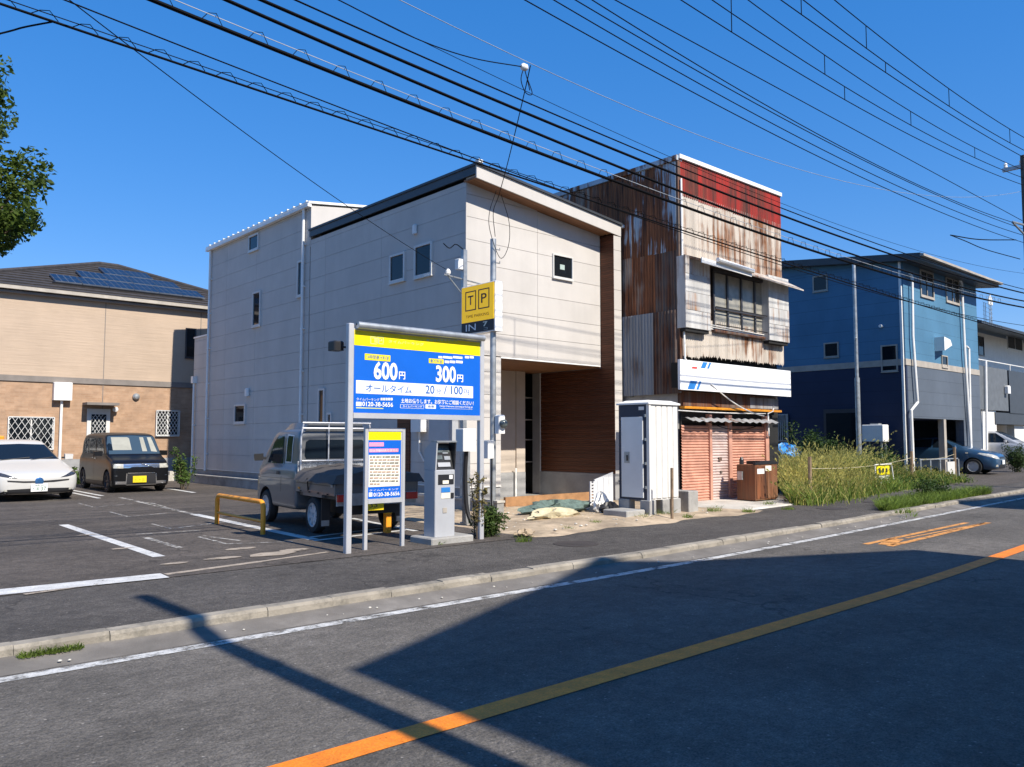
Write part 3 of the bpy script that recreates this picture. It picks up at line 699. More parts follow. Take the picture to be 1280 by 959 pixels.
mat_shutter = mat('pink_shutter', (.56,.285,.20), .6, var=.14, scale=2.5, dirt=((.30,.13,.09), 2.2, .52, .8))
mat_shutter_pale = mat('pale_shutter', (.55,.43,.39), .55, var=.14, scale=2.5, dirt=((.30,.16,.12), 2.2, .5, .78))
part('shop_core', MB().box(XS0+.04, XS1-.02, YS+.16, 19, .1, SZ-.12), mat_dark, S)
def corr(u0, u1, z0, z1, plane, axis, amp=.024, pitch=.076, n=6, ragged=None, seed=0, outward=-1):
    """corrugated sheet: ribs run up the wall; axis 'x' lies along X on plane Y, 'y' lies along Y on plane X"""
    nseg = max(4, int((u1-u0)/pitch*n)); rnd = random.Random(seed); a = []; b = []
    for k in range(nseg+1):
        u = u0+(u1-u0)*k/nseg; d = outward*amp*(.5+.5*math.cos(2*math.pi*u/pitch))
        zb = z0 + (rnd.uniform(-ragged, ragged) if ragged and k % 3 == 0 else 0)
        P = (lambda u, d, z: (u, plane+d, z)) if axis == 'x' else (lambda u, d, z: (plane+d, u, z))
        a.append(P(u, d, zb)); b.append(P(u, d, z1))
    return MB().loft([a, b], caps=False, closed=False)
rs = random.Random(11)
tiers = [(5.55, SZ-.06, (mat_galv, mat_rusty, mat_galv, mat_rusty, mat_galv)), (3.35, 5.62, (mat_rusty, mat_darkrust, mat_rusty)), (2.45, 3.42, (mat_greysheet,)), ]
for ti, (z0, z1, ms) in enumerate(tiers):
    y = YS-.02; k = 0
    while y < 16:
        wd = .64; zz = z0+rs.uniform(-.04, .04)
        part('corrugated_sheet', corr(y, y+wd+.03, zz, z1, XS0-.012*(2-ti)-.002*(k % 2), 'y', seed=k), ms[(k*7+ti) % len(ms)], S, True)
        y += wd; k += 1
# lower grey sheets reach up beside the corner
y = YS+.02
for k in range(4): part('corrugated_sheet', corr(y, y+.66, 2.45, 4.25, XS0-.05-.002*(k % 2), 'y', .03, .085, seed=k+40), mat_darkrust if k in (0, 3) else mat_greysheet, S, True); y += .64
part('lower_wall', MB().box(XS0+.02, XS0+.06, YS+.1, 16, .1, 2.5), mat_concrete, S)
part('corner_flashing', MB().box(XS0-.045, XS0+.05, YS-.03, YS+.03, 2.5, SZ-.05), mat_darkrust, S)
part('roof_edge', MB().box(XS0-.08, XS0+.12, YS-.02, 19, SZ-.05, SZ+.06), mat_galv, S)
part('roof_flashing', MB().box(XS0+.0, XS1+.03, YS-.06, YS+.12, SZ+.0, SZ+.09), mat_trim_white, S)
part('roof', MB().box(XS0+.125, XS1+.02, YS+.125, 19, SZ-.1, SZ+.03), mat_galv, S)
part('corner_pipe', MB().tube([(XS0+.02,YS-.07,7.1),(XS0+.03,YS-.07,4.4),(XS0+.05,YS-.08,3.2),(XS0+.35,YS-.1,2.9)], .022, 8), mat_pvc, S, True)
# front
x = XS0; k = 0
zr = PY(848,241,YS).z
while x < XS1-.05:
    wd = min(.70, XS1-x); part('red_sheet', corr(x, x+wd+.02, zr-.02*(k % 2)-.05, SZ-.01, YS-.014-.002*(k % 2), 'x', .007, .076, seed=k), mat_redrust, S, True)
    part('white_sheet', corr(x, x+wd+.02, 5.42, zr+.05, YS-.004-.002*(k % 2), 'x', .018, .076, seed=k+9), mat_whiterust, S, True)
    part('lower_sheet', corr(x, x+wd+.02, 3.30 if k else 3.25, 4.12, YS-.006-.002*(k % 2), 'x', .018, .076, ragged=.06, seed=k+21), mat_whiterust, S, True)
    x += wd; k += 1
# window bay with shutter boxes
xa, xb = PY(889,340,YS).x, PY(957,340,YS).x
za, zb = PY(889,412,YS).z, PY(889,336,YS).z
part('window_surround', MB().box(XS0+.1, XS1-.05, YS+.02, YS+.16, 4.05, 5.45), mat_darkrust, S)
def shutter_box(x0, x1, z0, z1, d):
    b_ = part('shutter_box', MB().box(x0, x1, YS-d, YS+.02, z0, z1), mat_whitebox, S)
    n = max(1, round((z1-z0)/.42)); h = (z1-z0)/n
    for k in range(n): part('box_sheet', corr(x0+.01, x1-.01, z0+k*h+.006, z0+(k+1)*h-.006, YS-d-.003-.002*(k % 2), 'x', .006, .06, 4), mat_whitebox, b_, True)
    part('box_foot', MB().box(x0+.03, x1-.03, YS-d+.03, YS+.02, z0-.07, z0-.002), mat_dark, b_)
xl = PY(857,380,YS-.2).x; xlr = PY(888,380,YS-.2).x
shutter_box(xl, xlr, PY(870,411,YS-.2).z, PY(870,322,YS-.2).z, .2)
xr = PY(961,390,YS-.2).x; xrr = PY(986,390,YS-.2).x
shutter_box(xr, xrr, PY(975,427,YS-.2).z, PY(975,347,YS-.2).z, .2)
wn = part('window', MB().box(xa, xb, YS-.06, YS+.0, zb-.06, zb).box(xa, xb, YS-.06, YS, za, za+.06).box(xa, xa+.05, YS-.055, YS-.005, za+.061, zb-.061).box(xb-.05, xb, YS-.055, YS-.005, za+.061, zb-.061), mat_sash_dark, S)
mat_curtain = mat('curtain', (.36,.34,.29), .9, var=.12, scale=4)
mat_pane_old = mat('dusty_pane', (.30,.285,.24), .25, var=.2, scale=3, spec=.8)
m = MB()
for k in range(1, 4):
    xm = xa+(xb-xa)*k/4; m.box(xm-.028, xm+.028, YS-.05, YS-.008, za+.061, zb-.061)
zm = za+(zb-za)*.36; m.box(xa+.05, xb-.05, YS-.07, YS-.051, zm-.025, zm+.025)
part('glazing_bars', m, mat_sash_dark, wn)
for k in range(4):
    l, r_ = xa+(xb-xa)*k/4+.03, xa+(xb-xa)*(k+1)/4-.03
    for z0, z1 in ((za+.06, zm), (zm, zb-.06)): part('pane', MB().box(l, r_, YS-.015, YS-.009, z0+.03, z1-.02), mat_pane_old, wn)
part('window_rail', MB().tube([(xa-.05,YS-.15,zm),(xb+.1,YS-.15,zm)], .012, 6).tube([(xa-.05,YS-.15,za+.1),(xb+.1,YS-.15,za+.1)], .012, 6), mat_black, wn)
part('window_sill', MB().box(xa-.05, xb+.02, YS-.1, YS, za-.06, za-.002), mat_darkrust, wn)
# sagging awning above the window
aw = MB().loft([[(XS0+.08,YS,5.42),(XS1-.0,YS,5.40),(XS1-.0,YS,5.46),(XS0+.08,YS,5.48)], [(XS0+.08,YS-.5,5.25),(XS1+.18,YS-.5,5.12),(XS1+.18,YS-.5,5.15),(XS0+.08,YS-.5,5.29)]])
ao = part('window_awning', aw, mat_whiterust, S)
part('awning_fascia', MB().prism([(XS0+.08,5.20),(XS0+2.0,5.15),(XS0+2.0,5.25),(XS0+.08,5.31)], 'y', YS-.53, YS-.505), mat_trim_white, ao)
part('awning_lamp', MB().tube([(XS0+.6,YS-.57,5.33),(XS0+2.0,YS-.57,5.27)], .05, 8), mat_trim_white, ao)
# conduits below the window
for k in range(3): part('conduit', MB().tube([(xlr,YS-.05,4.02-.045*k),(xr+.2,YS-.06,3.97-.045*k)], .012, 6), mat_pvc, S)
# blank sign board
ysb = YS-.3
a, b, c_, d_ = PY(850,449,ysb), PY(988,461,ysb), PY(988,495,ysb), PY(852,487,ysb)
sgn = part('sign_board', MB().loft([[(a.x,ysb,d_.z),(b.x,ysb,d_.z+.0),(b.x,ysb,a.z),(a.x,ysb,a.z)], [(a.x,ysb+.06,d_.z),(b.x,ysb+.06,d_.z),(b.x,ysb+.06,a.z),(a.x,ysb+.06,a.z)]]), mat('blank_sign_white', (.86,.86,.87), .35, var=.02), S)
part('sign_gap_shade', MB().box(a.x+.1, b.x-.1, ysb+.061, YS+.0, d_.z+.05, a.z-.05), mat_dark, S)  # shade of the gap behind the board, put in as a black block
mat_stripe_b = mat('stripe_blue', (.03,.20,.55), .4); mat_stripe_r = mat('stripe_red', (.65,.06,.05), .4)
zt, zb_ = a.z, d_.z
def para(x0, wd, z0, z1, sh, mt, nm): part(nm, MB().quad((x0,ysb-.004,z0),(x0+wd,ysb-.004,z0),(x0+wd+sh,ysb-.004,z1),(x0+sh,ysb-.004,z1)), mt, sgn)
para(a.x+.24, .24, zb_+.02, zb_+.20, .11, mat_stripe_b, 'blue_stripe'); para(a.x+.55, .08, zb_+.02, zb_+.20, .11, mat_stripe_b, 'blue_stripe')
para(a.x+.72, .16, zt-.14, zt-.01, .09, mat_stripe_b, 'blue_stripe'); para(a.x+.95, .07, zt-.14, zt-.01, .09, mat_stripe_b, 'blue_stripe'); para(a.x+.40, .18, zt-.17, zt-.13, .02, mat_stripe_r, 'red_stripe')
# ground floor
part('rust_band', MB().box(XS0+.02, XS1-.45, YS-.04, YS+.1, 2.18, 2.5), mat_darkrust, S)
part('rust_band', MB().box(XS0+2.6, XS1-.35, YS-.05, YS-.042, 2.2, 2.45), mat_greysheet, S)
part('orange_trim', MB().box(XS0-.05, XS1-.34, YS-.13, YS-.0, 2.13, 2.178), mat_railing, S)
part('soffit_void', MB().box(XS0+.06, XS1-.45, YS+.06, YS+.16, 1.7, 2.2), mat_dark, S)
part('small_awning', MB().loft([[(XS0+.1+k*.04, YS-.02+.0*k, 1.95+.015*math.sin(k*.9)) for k in range(88)], [(XS0+.1+k*.04, YS-.24, 1.86+.015*math.sin(k*.9)) for k in range(88)]], False, False), mat_greysheet, S)
zs0, zs1 = .14, 1.78
pl = [PY(p, 560, YS).x for p in (846, 885.5, 888.5, 909.5, 913.5, 955.5, 959)]
pl = [XS0-.0] + pl[1:]
def shutter(x0, x1, mt, nm='roller_shutter'):
    n = 27; a = []; b = []
    for k in range(n*3+1):
        z = zs0+(zs1-zs0)*k/(n*3); d = .016*math.cos(2*math.pi*k/3)
        a.append((x0, YS-.0+d, z)); b.append((x1, YS-.0+d, z))
    sh = part(nm, MB().loft([a, b], False, False), mt, S); return sh
shutter(pl[0], pl[1], mat_shutter); sp = shutter(pl[2], pl[3], mat_shutter_pale); shutter(pl[4], pl[5], mat_shutter)
for l, r_ in ((pl[1],pl[2]),(pl[3],pl[4]),(pl[5],pl[6]+.02)): part('shutter_post', MB().box(l+.002, r_-.002, YS-.045, YS+.06, .1, zs1+.25), mat_shutter, S)
part('shutter_handle', MB().box((pl[2]+pl[3])/2-.06, (pl[2]+pl[3])/2+.05, YS-.03, YS-.012, 1.0, 1.08), mat_darkrust, sp)
part('shutter_lock', MB().box((pl[2]+pl[3])/2-.0, (pl[2]+pl[3])/2+.06, YS-.03, YS-.012, .72, .78), mat_darkrust, sp)
part('shutter_bottom', MB().box(pl[0], pl[5], YS-.03, YS+.05, .1, .139), mat_darkrust, S)
# loose cables over the shop front
def hang(p, q, sag, n=12):
    p, q = Vector(p), Vector(q); return [p.lerp(q, k/n)-Vector((0,0,sag*4*(k/n)*(1-k/n))) for k in range(n+1)]
part('loose_cable', MB().tube(hang(PY(889,480,ysb-.02), PY(955,520,YS-.1), .12), .014, 6), mat_pvc, S, True)
part('loose_cable', MB().tube(hang(PY(847,513,YS-.1), PY(957,517,YS-.08), .02), .012, 6), mat_pvc, S, True)
part('loose_cable', MB().tube(hang(PY(880,524,YS-.1), PY(952,530,YS-.08), .18), .009, 6), mat_cable, S, True)
part('drain_pipe', MB().tube([PY(967,508,YS-.12),PY(966,514,YS-.12),PY(960,517,YS-.1),PY(961,545,YS-.1)], .02, 8), mat_pvc, S, True)

# ================================================================ BLUE HOUSE
XBH = 29.2
YBH = PX(1132, 450, XBH).y
ztop = PX(1128,322,XBH).z
mat_blue_up = stripe_mat('blue_siding_upper', (.074,.185,.295), 2, .455, .012, .6, .3, [.8,.8,.5])
mat_navy = stripe_mat('navy_siding_lower', (.020,.030,.066), 2, .455, .012, .6, .3, [.8,.8,.5])
mat_slateblue = stripe_mat('slate_blue_siding', (.10,.12,.15), 2, .455, .012, .6, .3, [.8,.8,.5])
mat_tan_band = mat('tan_band', (.38,.34,.29), .7)
B_ = thing('blue_house', (32, 17, .1), 'tall blue and navy house with ground-floor garages beyond the weeds', 'house')
xr_t = PY(1222, 420, YBH).x; zband0, zband1 = PX(1135,456,XBH).z, PX(1135,448,XBH).z
zg = PX(1150, 522, XBH).z
def depth_y(px_, py_): return PX(px_, py_, XBH).y
yback = depth_y(978, 310)+.8
part('upper_wall', MB().box(XBH, xr_t, YBH, yback, zband1, ztop-.05), mat_blue_up, B_)
part('tan_band', MB().box(XBH-.02, xr_t+.02, YBH-.02, yback, zband0, zband1-.002), mat_tan_band, B_)
zgt = PY(1150, 523, YBH).z
part('side_wall', MB().box(XBH, XBH+.12, YBH, yback, .1, zband0-.002), mat_navy, B_)
part('front_wall', MB().box(XBH+.121, xr_t, YBH, YBH+.2, zgt, zband0-.002), mat_slateblue, B_)
ga, gb, gc, gd = PY(1142,560,YBH).x, PY(1178,560,YBH).x, PY(1187,560,YBH).x, PY(1206,560,YBH).x
part('front_pier', MB().box(XBH+.121, ga, YBH, YBH+.3, .1, zgt-.002), mat_navy, B_)
part('front_pier', MB().box(gb+.2, gb+.42, YBH-.01, YBH+.2, .1, zgt-.002), mat_tan_band, B_)
part('front_pier', MB().box(gd, xr_t, YBH, YBH+.3, .1, zgt-.002), mat_slateblue, B_)
part('garage_back', MB().box(XBH+.13, xr_t, YBH+5.2, YBH+5.3, .1, zgt), mat_navy, B_)
part('garage_floor', MB().box(XBH+.13, xr_t, YBH, YBH+5.2, .09, .125), mat_concrete, B_)
part('garage_ceiling', MB().box(XBH+.13, xr_t, YBH+.21, YBH+5.2, zgt+.01, zgt+.1), mat_navy, B_)
part('rear_wall', MB().box(XBH+.13, xr_t, yback-.1, yback-.01, .1, zband0), mat_navy, B_)
part('right_wall', MB().box(xr_t-.12, xr_t-.002, YBH+.31, yback-.12, .1, zband0-.004), mat_slateblue, B_)
ro = .75
part('roof', MB().loft([[(XBH-.35,YBH-ro,ztop-.25),(xr_t+.35,YBH-ro,ztop-.25),(xr_t+.35,YBH-ro,ztop+.0),(XBH-.35,YBH-ro,ztop+.0)], [(XBH-.35,yback+.3,ztop+.45),(xr_t+.35,yback+.3,ztop+.45),(xr_t+.35,yback+.3,ztop+.7),(XBH-.35,yback+.3,ztop+.7)]]), mat_trim_dark, B_)
part('gable_infill', MB().add([(XBH,YBH,ztop-.06),(XBH,yback,ztop-.06),(XBH,yback,ztop+.45),(XBH,YBH,ztop-.02),(XBH+.1,YBH,ztop-.06),(XBH+.1,yback,ztop-.06),(XBH+.1,yback,ztop+.45),(XBH+.1,YBH,ztop-.02)], [(0,3,2,1),(4,5,6,7),(0,1,5,4),(3,7,6,2),(1,2,6,5),(0,4,7,3)]), mat_blue_up, B_)
part('eaves_gutter', MB().box(XBH-.4, xr_t+.45, YBH-ro-.13, YBH-ro-.002, ztop-.13, ztop-.05), mat_tan_band, B_)
part('side_string', MB().box(XBH-.07, XBH-.001, YBH+.05, YBH+.13, .1, ztop-.1), mat_pvc, B_)
def bw(p0, p1): side_window(p0, p1, XBH, B_, mat_tan_band)
bw((1016,346),(1035,363)); bw((1030,429),(1049,446)); bw((1101,432),(1123,464))
front_window((1149,336), (1167,375), YBH, B_, mat_tan_band, None, 1, .07); front_window((1181,345), (1199,382), YBH, B_, mat_tan_band, None, 1, .07)
front_window((1176,444), (1184,460), YBH, B_, mat_tan_band)
def bpipe(pts, r=.05): part('drain_pipe', MB().tube([PY(x_, y_, YBH-.12) for x_, y_ in pts], r, 8), mat_pvc, B_, True)
bpipe([(1137,342),(1140,346),(1141,420),(1146,490),(1147,503),(1139,513),(1142,590)])
bpipe([(1199,349),(1202,354),(1206,440),(1210,503),(1215,575)]); bpipe([(1208,433),(1211,436),(1214,575)])
q = PY(1172,430,YBH); part('vent_hood', MB().prism([(q.x-.3,q.z-.3),(q.x+.45,q.z-.05),(q.x+.3,q.z+.15),(q.x-.3,q.z+.22)], 'y', YBH-.35, YBH-.001), mat_trim_white, B_)
# dark doorway and grille on the shaded side
a, b = PX(1030,512,XBH), PX(1075,570,XBH); dd = part('side_door', MB().box(XBH-.05, XBH+.02, b.y, a.y, .1, a.z), mat_sash_dark, B_)
part('door_pane', MB().box(XBH-.058, XBH-.051, b.y+.1, a.y-.1, .3, a.z-.15), mat_glass, dd)
a, b = PX(969,518,XBH), PX(987,552,XBH)
gr = MB().box(XBH-.1, XBH-.06, b.y, b.y+.05, b.z, a.z).box(XBH-.1, XBH-.06, a.y-.05, a.y, b.z, a.z).box(XBH-.1, XBH-.06, b.y+.051, a.y-.051, b.z, b.z+.05).box(XBH-.1, XBH-.06, b.y+.051, a.y-.051, a.z-.05, a.z)
for k in range(1, 7): yy = b.y+(a.y-b.y)*k/7; gr.box(XBH-.09, XBH-.07, yy-.02, yy+.02, b.z+.051, a.z-.051)
gw = part('window', MB().box(XBH-.02, XBH+.02, b.y, a.y, b.z, a.z), mat_glass, B_); part('bar_grille', gr, mat_steel, gw)
q = PX(1102,408,XBH); part('side_lamp', MB().lathe([(.06,-.12),(.06,0)], (XBH, q.y, q.z), 'x', 10), mat_trim_white, B_)

# ================================================================ WHITE HOUSE at the far right
YW, XW0 = 15.5, 40.5
mat_wwall = mat('white_house_wall', (.70,.68,.63), .8, var=.05)
mat_balc = mat('grey_balcony', (.115,.125,.135), .6)
A_ = thing('white_balcony_house', (46, 19, .1), 'white house with a grey balcony beyond the blue house', 'house')
p = lambda x_, y_: PY(x_, y_, YW)
xw0 = p(1215,450).x; xw1 = p(1330,450).x
part('wall', MB().box(xw0, xw1, YW+1.2, YW+8, 2.6, p(1240,410).z), mat_wwall, A_)
part('porch_wall', MB().box(p(1228,540).x, p(1246,540).x, YW, YW+1.2, .1, p(1240,462).z-.3), mat_wwall, A_)
part('porch_back', MB().box(xw0, xw1, YW+3.5, YW+3.6, .1, 2.7), mat_beige, A_)
part('porch_pillar', MB().box(p(1273,540).x, p(1285,540).x, YW+.2, YW+.6, .1, 2.7), mat_wwall, A_)
zb0, zb1 = p(1240,513).z, p(1240,460).z
bal = part('balcony', MB().box(xw0, p(1257,480).x, YW-.1, YW+1.3, zb0, zb1), mat_balc, A_)
part('balcony_side', MB().box(p(1259,480).x, xw1, YW-.1, YW+1.3, zb0-.1, zb1+.0), mat_trim_dark, A_)
part('balcony_rail', MB().tube([(xw0,YW,zb1+.35),(xw1,YW,zb1+.35)], .03, 6).tube([(p(1232,450).x,YW,zb1-.05),(p(1232,450).x,YW,zb1+.35)], .025, 6).tube([(p(1262,450).x,YW,zb1-.05),(p(1262,450).x,YW,zb1+.35)], .025, 6), mat_pvc, bal)
part('porch_beam', MB().box(p(1243,520).x, xw1, YW-.05, YW+1.2, zb0-.75, zb0-.101), mat_trim_dark, A_)
front_window((1258,412), (1278,440), YW+1.2, A_, mat_sash, None, 1, .06); front_window((1222,420), (1230,445), YW+1.2, A_, mat_sash_dark)
zr0 = p(1240,414).z
part('roof', MB().loft([[(xw0-.6,YW-.6,zr0),(xw1+1,YW-.6,zr0),(xw1+1,YW-.6,zr0+.2),(xw0-.6,YW-.6,zr0+.2)], [(xw0-.6,YW+4.5,zr0+1.1),(xw1+1,YW+4.5,zr0+1.1),(xw1+1,YW+4.5,zr0+1.3),(xw0-.6,YW+4.5,zr0+1.3)]]), mat_trim_dark, A_)
part('roof_gutter', MB().box(xw0-.7, xw1+1, YW-.75, YW-.602, zr0, zr0+.14), mat_trim_dark, A_)
part('balcony_pipe', MB().tube([(p(1228,470).x,YW-.2,zb1+.3),(p(1228,520).x,YW-.2,zb0-.3),(p(1229,590).x,YW-.2,.1)], .06, 8), mat_pvc, A_, True)
q = p(1254,488); part('wall_lantern', MB().cbox(q.x-.2, q.x+.15, YW-.35, YW-.101, q.z-.2, q.z+.25, .05), mat_trim_white, A_)
q = p(1240,585); part('letterbox', MB().box(p(1240,560).x, p(1244,560).x, YW-.05, YW-.001, p(1240,586).z, p(1240,572).z), mat_steel, A_)
# lattice mast far behind
Ym = 60
q0, q1 = PY(1235, 405, Ym), PY(1236, 372, Ym)
Mst = thing('radio_mast', (q0.x, Ym, .1), 'steel lattice radio mast rising behind the white house', 'mast')
mm = MB()
for dx in (-.5, .5):
    for dy in (-.5, .5): mm.tube([(q0.x+dx*1.6,Ym+dy*1.6,0.1),(q0.x+dx,Ym+dy,q1.z-1.2)], .07, 6)
zz = 2.0
while zz < q1.z-1.3:
    mm.tube([(q0.x-.7,Ym-.7,zz),(q0.x+.7,Ym-.7,zz+.9)], .04, 4); mm.tube([(q0.x+.7,Ym-.7,zz),(q0.x-.7,Ym-.7,zz+.9)], .04, 4); mm.tube([(q0.x-.7,Ym-.7,zz),(q0.x-.7,Ym+.7,zz+.9)], .04, 4); zz += .9
part('lattice', mm, mat_steel, Mst)
for k, (dx, hgt) in enumerate(((-.6,1.4),(.6,1.4),(0,2.4),(-.9,.3),(.9,.3))): part('antenna', MB().tube([(q0.x+dx,Ym-.6,q1.z-1.8),(q0.x+dx,Ym-.6,q1.z-.6+hgt*.4)], .13 if hgt > 1 else .2, 8), mat_trim_white, Mst)
# ================================================================ LETTERING
def text_mesh(txt, bold=0.0):
    cu = bpy.data.curves.new('t', 'FONT'); cu.body = txt; cu.size = 1.0; cu.resolution_u = 3; cu.offset = bold
    o = bpy.data.objects.new('t', cu); col.objects.link(o)
    me = bpy.data.meshes.new_from_object(o.evaluated_get(bpy.context.evaluated_depsgraph_get()))
    bpy.data.objects.remove(o); bpy.data.curves.remove(cu); return me
def text_on(txt, org, ux, uz, w_, h_, mt, parent, bold=0.0, name='lettering'):
    """fits txt into a box: org lower-left, ux / uz unit vectors, w_ / h_ size"""
    me = text_mesh(txt, bold)
    if len(me.vertices) == 0: return
    co = np.zeros(len(me.vertices)*3); me.vertices.foreach_get('co', co); co = co.reshape(-1, 3)
    lo, hi = co.min(0), co.max(0); s = (co-lo)/np.maximum(hi-lo, 1e-6)
    off_ = OFF[parent.name]
    p = np.array(org)[None]+s[:, :1]*w_*np.array(ux)[None]+s[:, 1:2]*h_*np.array(uz)[None]-np.array(off_)[None]
    me.vertices.foreach_set('co', p.ravel()); me.update()
    me.materials.clear(); return link(me, name, mt, parent)

# ================================================================ PRICE BOARD
YP = 8.68
PB = thing('price_board', (6.15, YP, .11), 'large blue and yellow parking price board on two metal posts', 'sign')
xa, xb = PY(435.2,600,YP).x, PY(600.5,600,YP).x
zt, zb = PY(436,410,YP).z, PY(436,517,YP).z
for x_ in (xa, xb): part('post', MB().cbox(x_-.037, x_+.037, YP-.04, YP+.04, .1, PY(434,404,YP).z, .008), mat_alu, PB)
part('panel_backing', MB().box(xa+.038, xb-.038, YP-.03, YP+.03, zb, zt), mat_alu, PB)
yf = YP-.034
zsplit = zb+(zt-zb)*.80
part('yellow_panel', MB().box(xa+.04, xb-.04, yf, YP-.031, zsplit+.001, zt-.02), mat_sign_yellow, PB)
part('blue_panel', MB().box(xa+.04, xb-.04, yf, YP-.031, zb+.012, zsplit-.001), mat_sign_blue, PB)
part('bottom_rail', MB().box(xa+.038, xb-.038, YP-.042, YP+.035, zb-.055, zb+.01), mat_alu, PB)
hood = part('lamp_hood', MB().tube([(xa+.05,YP-.09,zt+.035),(xb-.02,YP-.09,zt+.035)], .045, 10), mat_steel, PB, True)
part('hood_plate', MB().box(xa+.05, xb-.02, YP-.08, YP+.04, zt+.035, zt+.06), mat_alu, hood)
q = PY(421,434,YP+.25); sp_ = part('floodlight', MB().cbox(q.x-.09, q.x+.05, YP+.15, YP+.32, q.z-.05, q.z+.07, .015), mat_black, PB)
part('floodlight_arm', MB().tube([(q.x,YP+.2,q.z),(xa,YP+.02,q.z-.02)], .014, 6), mat_black, sp_)
def zpx(x, y): return 420+x/6.395, 390+y/6.395
def pb_text(txt, x0, y0, x1, y1, mt, bold=.0, lift=.004, name='lettering'):
    ax, ay = zpx(x0, y1); bx_, by = zpx(x1, y0)
    p0 = PY(ax, ay, yf); x1_ = PY(bx_, ay, yf).x; z1_ = PY(ax, zpx(x0, y0)[1], yf).z
    return text_on(txt, (p0.x, yf-lift, p0.z), (1,0,0), (0,0,1), x1_-p0.x, z1_-p0.z, mt, PB, bold, name)
def pb_rect(x0, y0, x1, y1, mt, name, lift=.002, parent=None):
    a = PY(*zpx(x0, y0), yf); b = PY(*zpx(x0, y1), yf); c = PY(*zpx(x1, y0), yf)
    return part(name, MB().box(a.x, c.x, yf-lift, yf-lift+.0015, b.z, a.z), mt, parent or PB)
pb_rect(160, 545, 1095, 650, mat_sign_white, 'white_band')
pb_text('600', 300, 392, 490, 538, mat_sign_white, .03); pb_text('円', 502, 476, 552, 538, mat_sign_white, .02)
pb_text('300', 797, 425, 957, 560, mat_sign_white, .03); pb_text('円', 967, 500, 1015, 560, mat_sign_white, .02)
pb_text('オールタイム', 236, 574, 604, 636, mat_text_blue, .012)
pb_text('20', 714, 585, 786, 653, mat_text_blue, .012); pb_text('分', 800, 614, 838, 654, mat_text_blue); pb_text('/', 862, 590, 885, 654, mat_text_blue, .01); pb_text('100', 918, 592, 1012, 658, mat_text_blue, .012); pb_text('円', 1020, 620, 1062, 662, mat_text_blue)
t1 = pb_rect(230, 332, 434, 382, mat_sign_yellow, 'yellow_tag'); pb_text('24時間最大料金', 240, 340, 424, 374, mat_text_blue)
t2 = pb_rect(742, 371, 860, 408, mat_sign_yellow, 'yellow_tag'); pb_text('最大料金', 752, 376, 850, 404, mat_text_blue)
for x0_, x1_ in ((868,905),(910,952),(958,1012)): pb_rect(x0_, 388, x1_, 408, mat_cream, 'fine_print')
for x0_, x1_ in ((818,850),(856,930),(936,1010),(1030,1062),(1068,1100)): pb_rect(x0_, 352, x1_, 370, mat_sign_white, 'fine_print')
pb_text('タイムパーキング', 162, 684, 345, 708, mat_sign_white); 
for k in range(5): pb_rect(356+k*20, 687, 372+k*20, 707, mat_cream, 'fine_print')
pb_rect(160, 718, 204, 752, mat_sign_white, 'phone_symbol'); pb_text('0120-38-5656', 208, 716, 454, 753, mat_sign_white, .02)
pb_rect(160, 762, 378, 770, mat_text_pale, 'fine_print')
pb_text('土地お借りします。お気軽にご相談ください！', 518, 690, 1098, 728, mat_sign_white, .015)
for a_ in ((513,738,703,740),(513,767,703,769)): pb_rect(*a_, mat_sign_white, 'box_outline')
for a_ in ((513,740.5,516,766.5),(700,740.5,703,766.5)): pb_rect(*a_, mat_sign_white, 'box_outline')
pb_text('タイムパーキング', 532, 745, 686, 763, mat_sign_white, .01)
pb_rect(715, 739, 798, 772, mat_sign_white, 'search_box'); pb_text('検索', 730, 745, 784, 766, mat_text_blue, 0, .005)
pb_text('http://www.timeparking.jp', 828, 744, 1092, 764, mat_sign_white); pb_rect(832, 770, 1090, 772, mat_cream, 'underline')
for x0_, x1_ in ((275,325),(332,380)):
    for a_ in ((x0_,195,x1_,200),(x0_,250,x1_,255),(x0_,200.5,x0_+5,249.5),(x1_-5,200.5,x1_,249.5)): pb_rect(*a_, mat_text_pale, 'faded_logo')
pb_text('TP', 290, 208, 368, 244, mat_text_pale); pb_text('タイムパーキング', 418, 222, 700, 246, mat_text_pale); 
for k in range(9): pb_rect(725+k*28, 216, 745+k*28, 232, mat_text_pale, 'faded_print')

# ================================================================ NOTICE BOARD (small)
YN = 8.80
NB = thing('notice_board', (5.7, YN, .11), 'small portrait parking notice on two thin posts before the silver truck', 'sign')
def z2(x, y): return 430+x/5.045, 510+y/5.045
xa2, xb2 = PY(457,600,YN).x, PY(503.2,600,YN).x
ztop2, zbot2 = PY(457,534.8,YN).z, PY(457,626,YN).z
for x_ in (xa2, xb2): part('post', MB().cbox(x_-.024, x_+.024, YN-.025, YN+.025, .1, ztop2, .005), mat_alu, NB)
part('top_rail', MB().box(xa2+.025, xb2-.025, YN-.028, YN+.02, ztop2-.045, ztop2), mat_alu, NB); part('bottom_rail', MB().box(xa2+.025, xb2-.025, YN-.028, YN+.02, zbot2-.04, zbot2+.01), mat_alu, NB)
yn = YN-.02
def nb_rect(x0, y0, x1, y1, mt, name, lift=.002):
    a = PY(*z2(x0, y0), yn); b = PY(*z2(x0, y1), yn); c = PY(*z2(x1, y0), yn)
    return part(name, MB().box(a.x, c.x, yn-lift, yn-lift+.0015, b.z, a.z), mt, NB)
part('backing', MB().box(xa2+.025, xb2-.025, yn+.001, YN+.01, zbot2+.011, ztop2-.046), mat_alu, NB)
nb_rect(147, 150, 360, 203, mat_sign_yellow, 'yellow_panel', .001); nb_rect(147, 204, 360, 575, mat_sign_blue, 'blue_panel', .001)
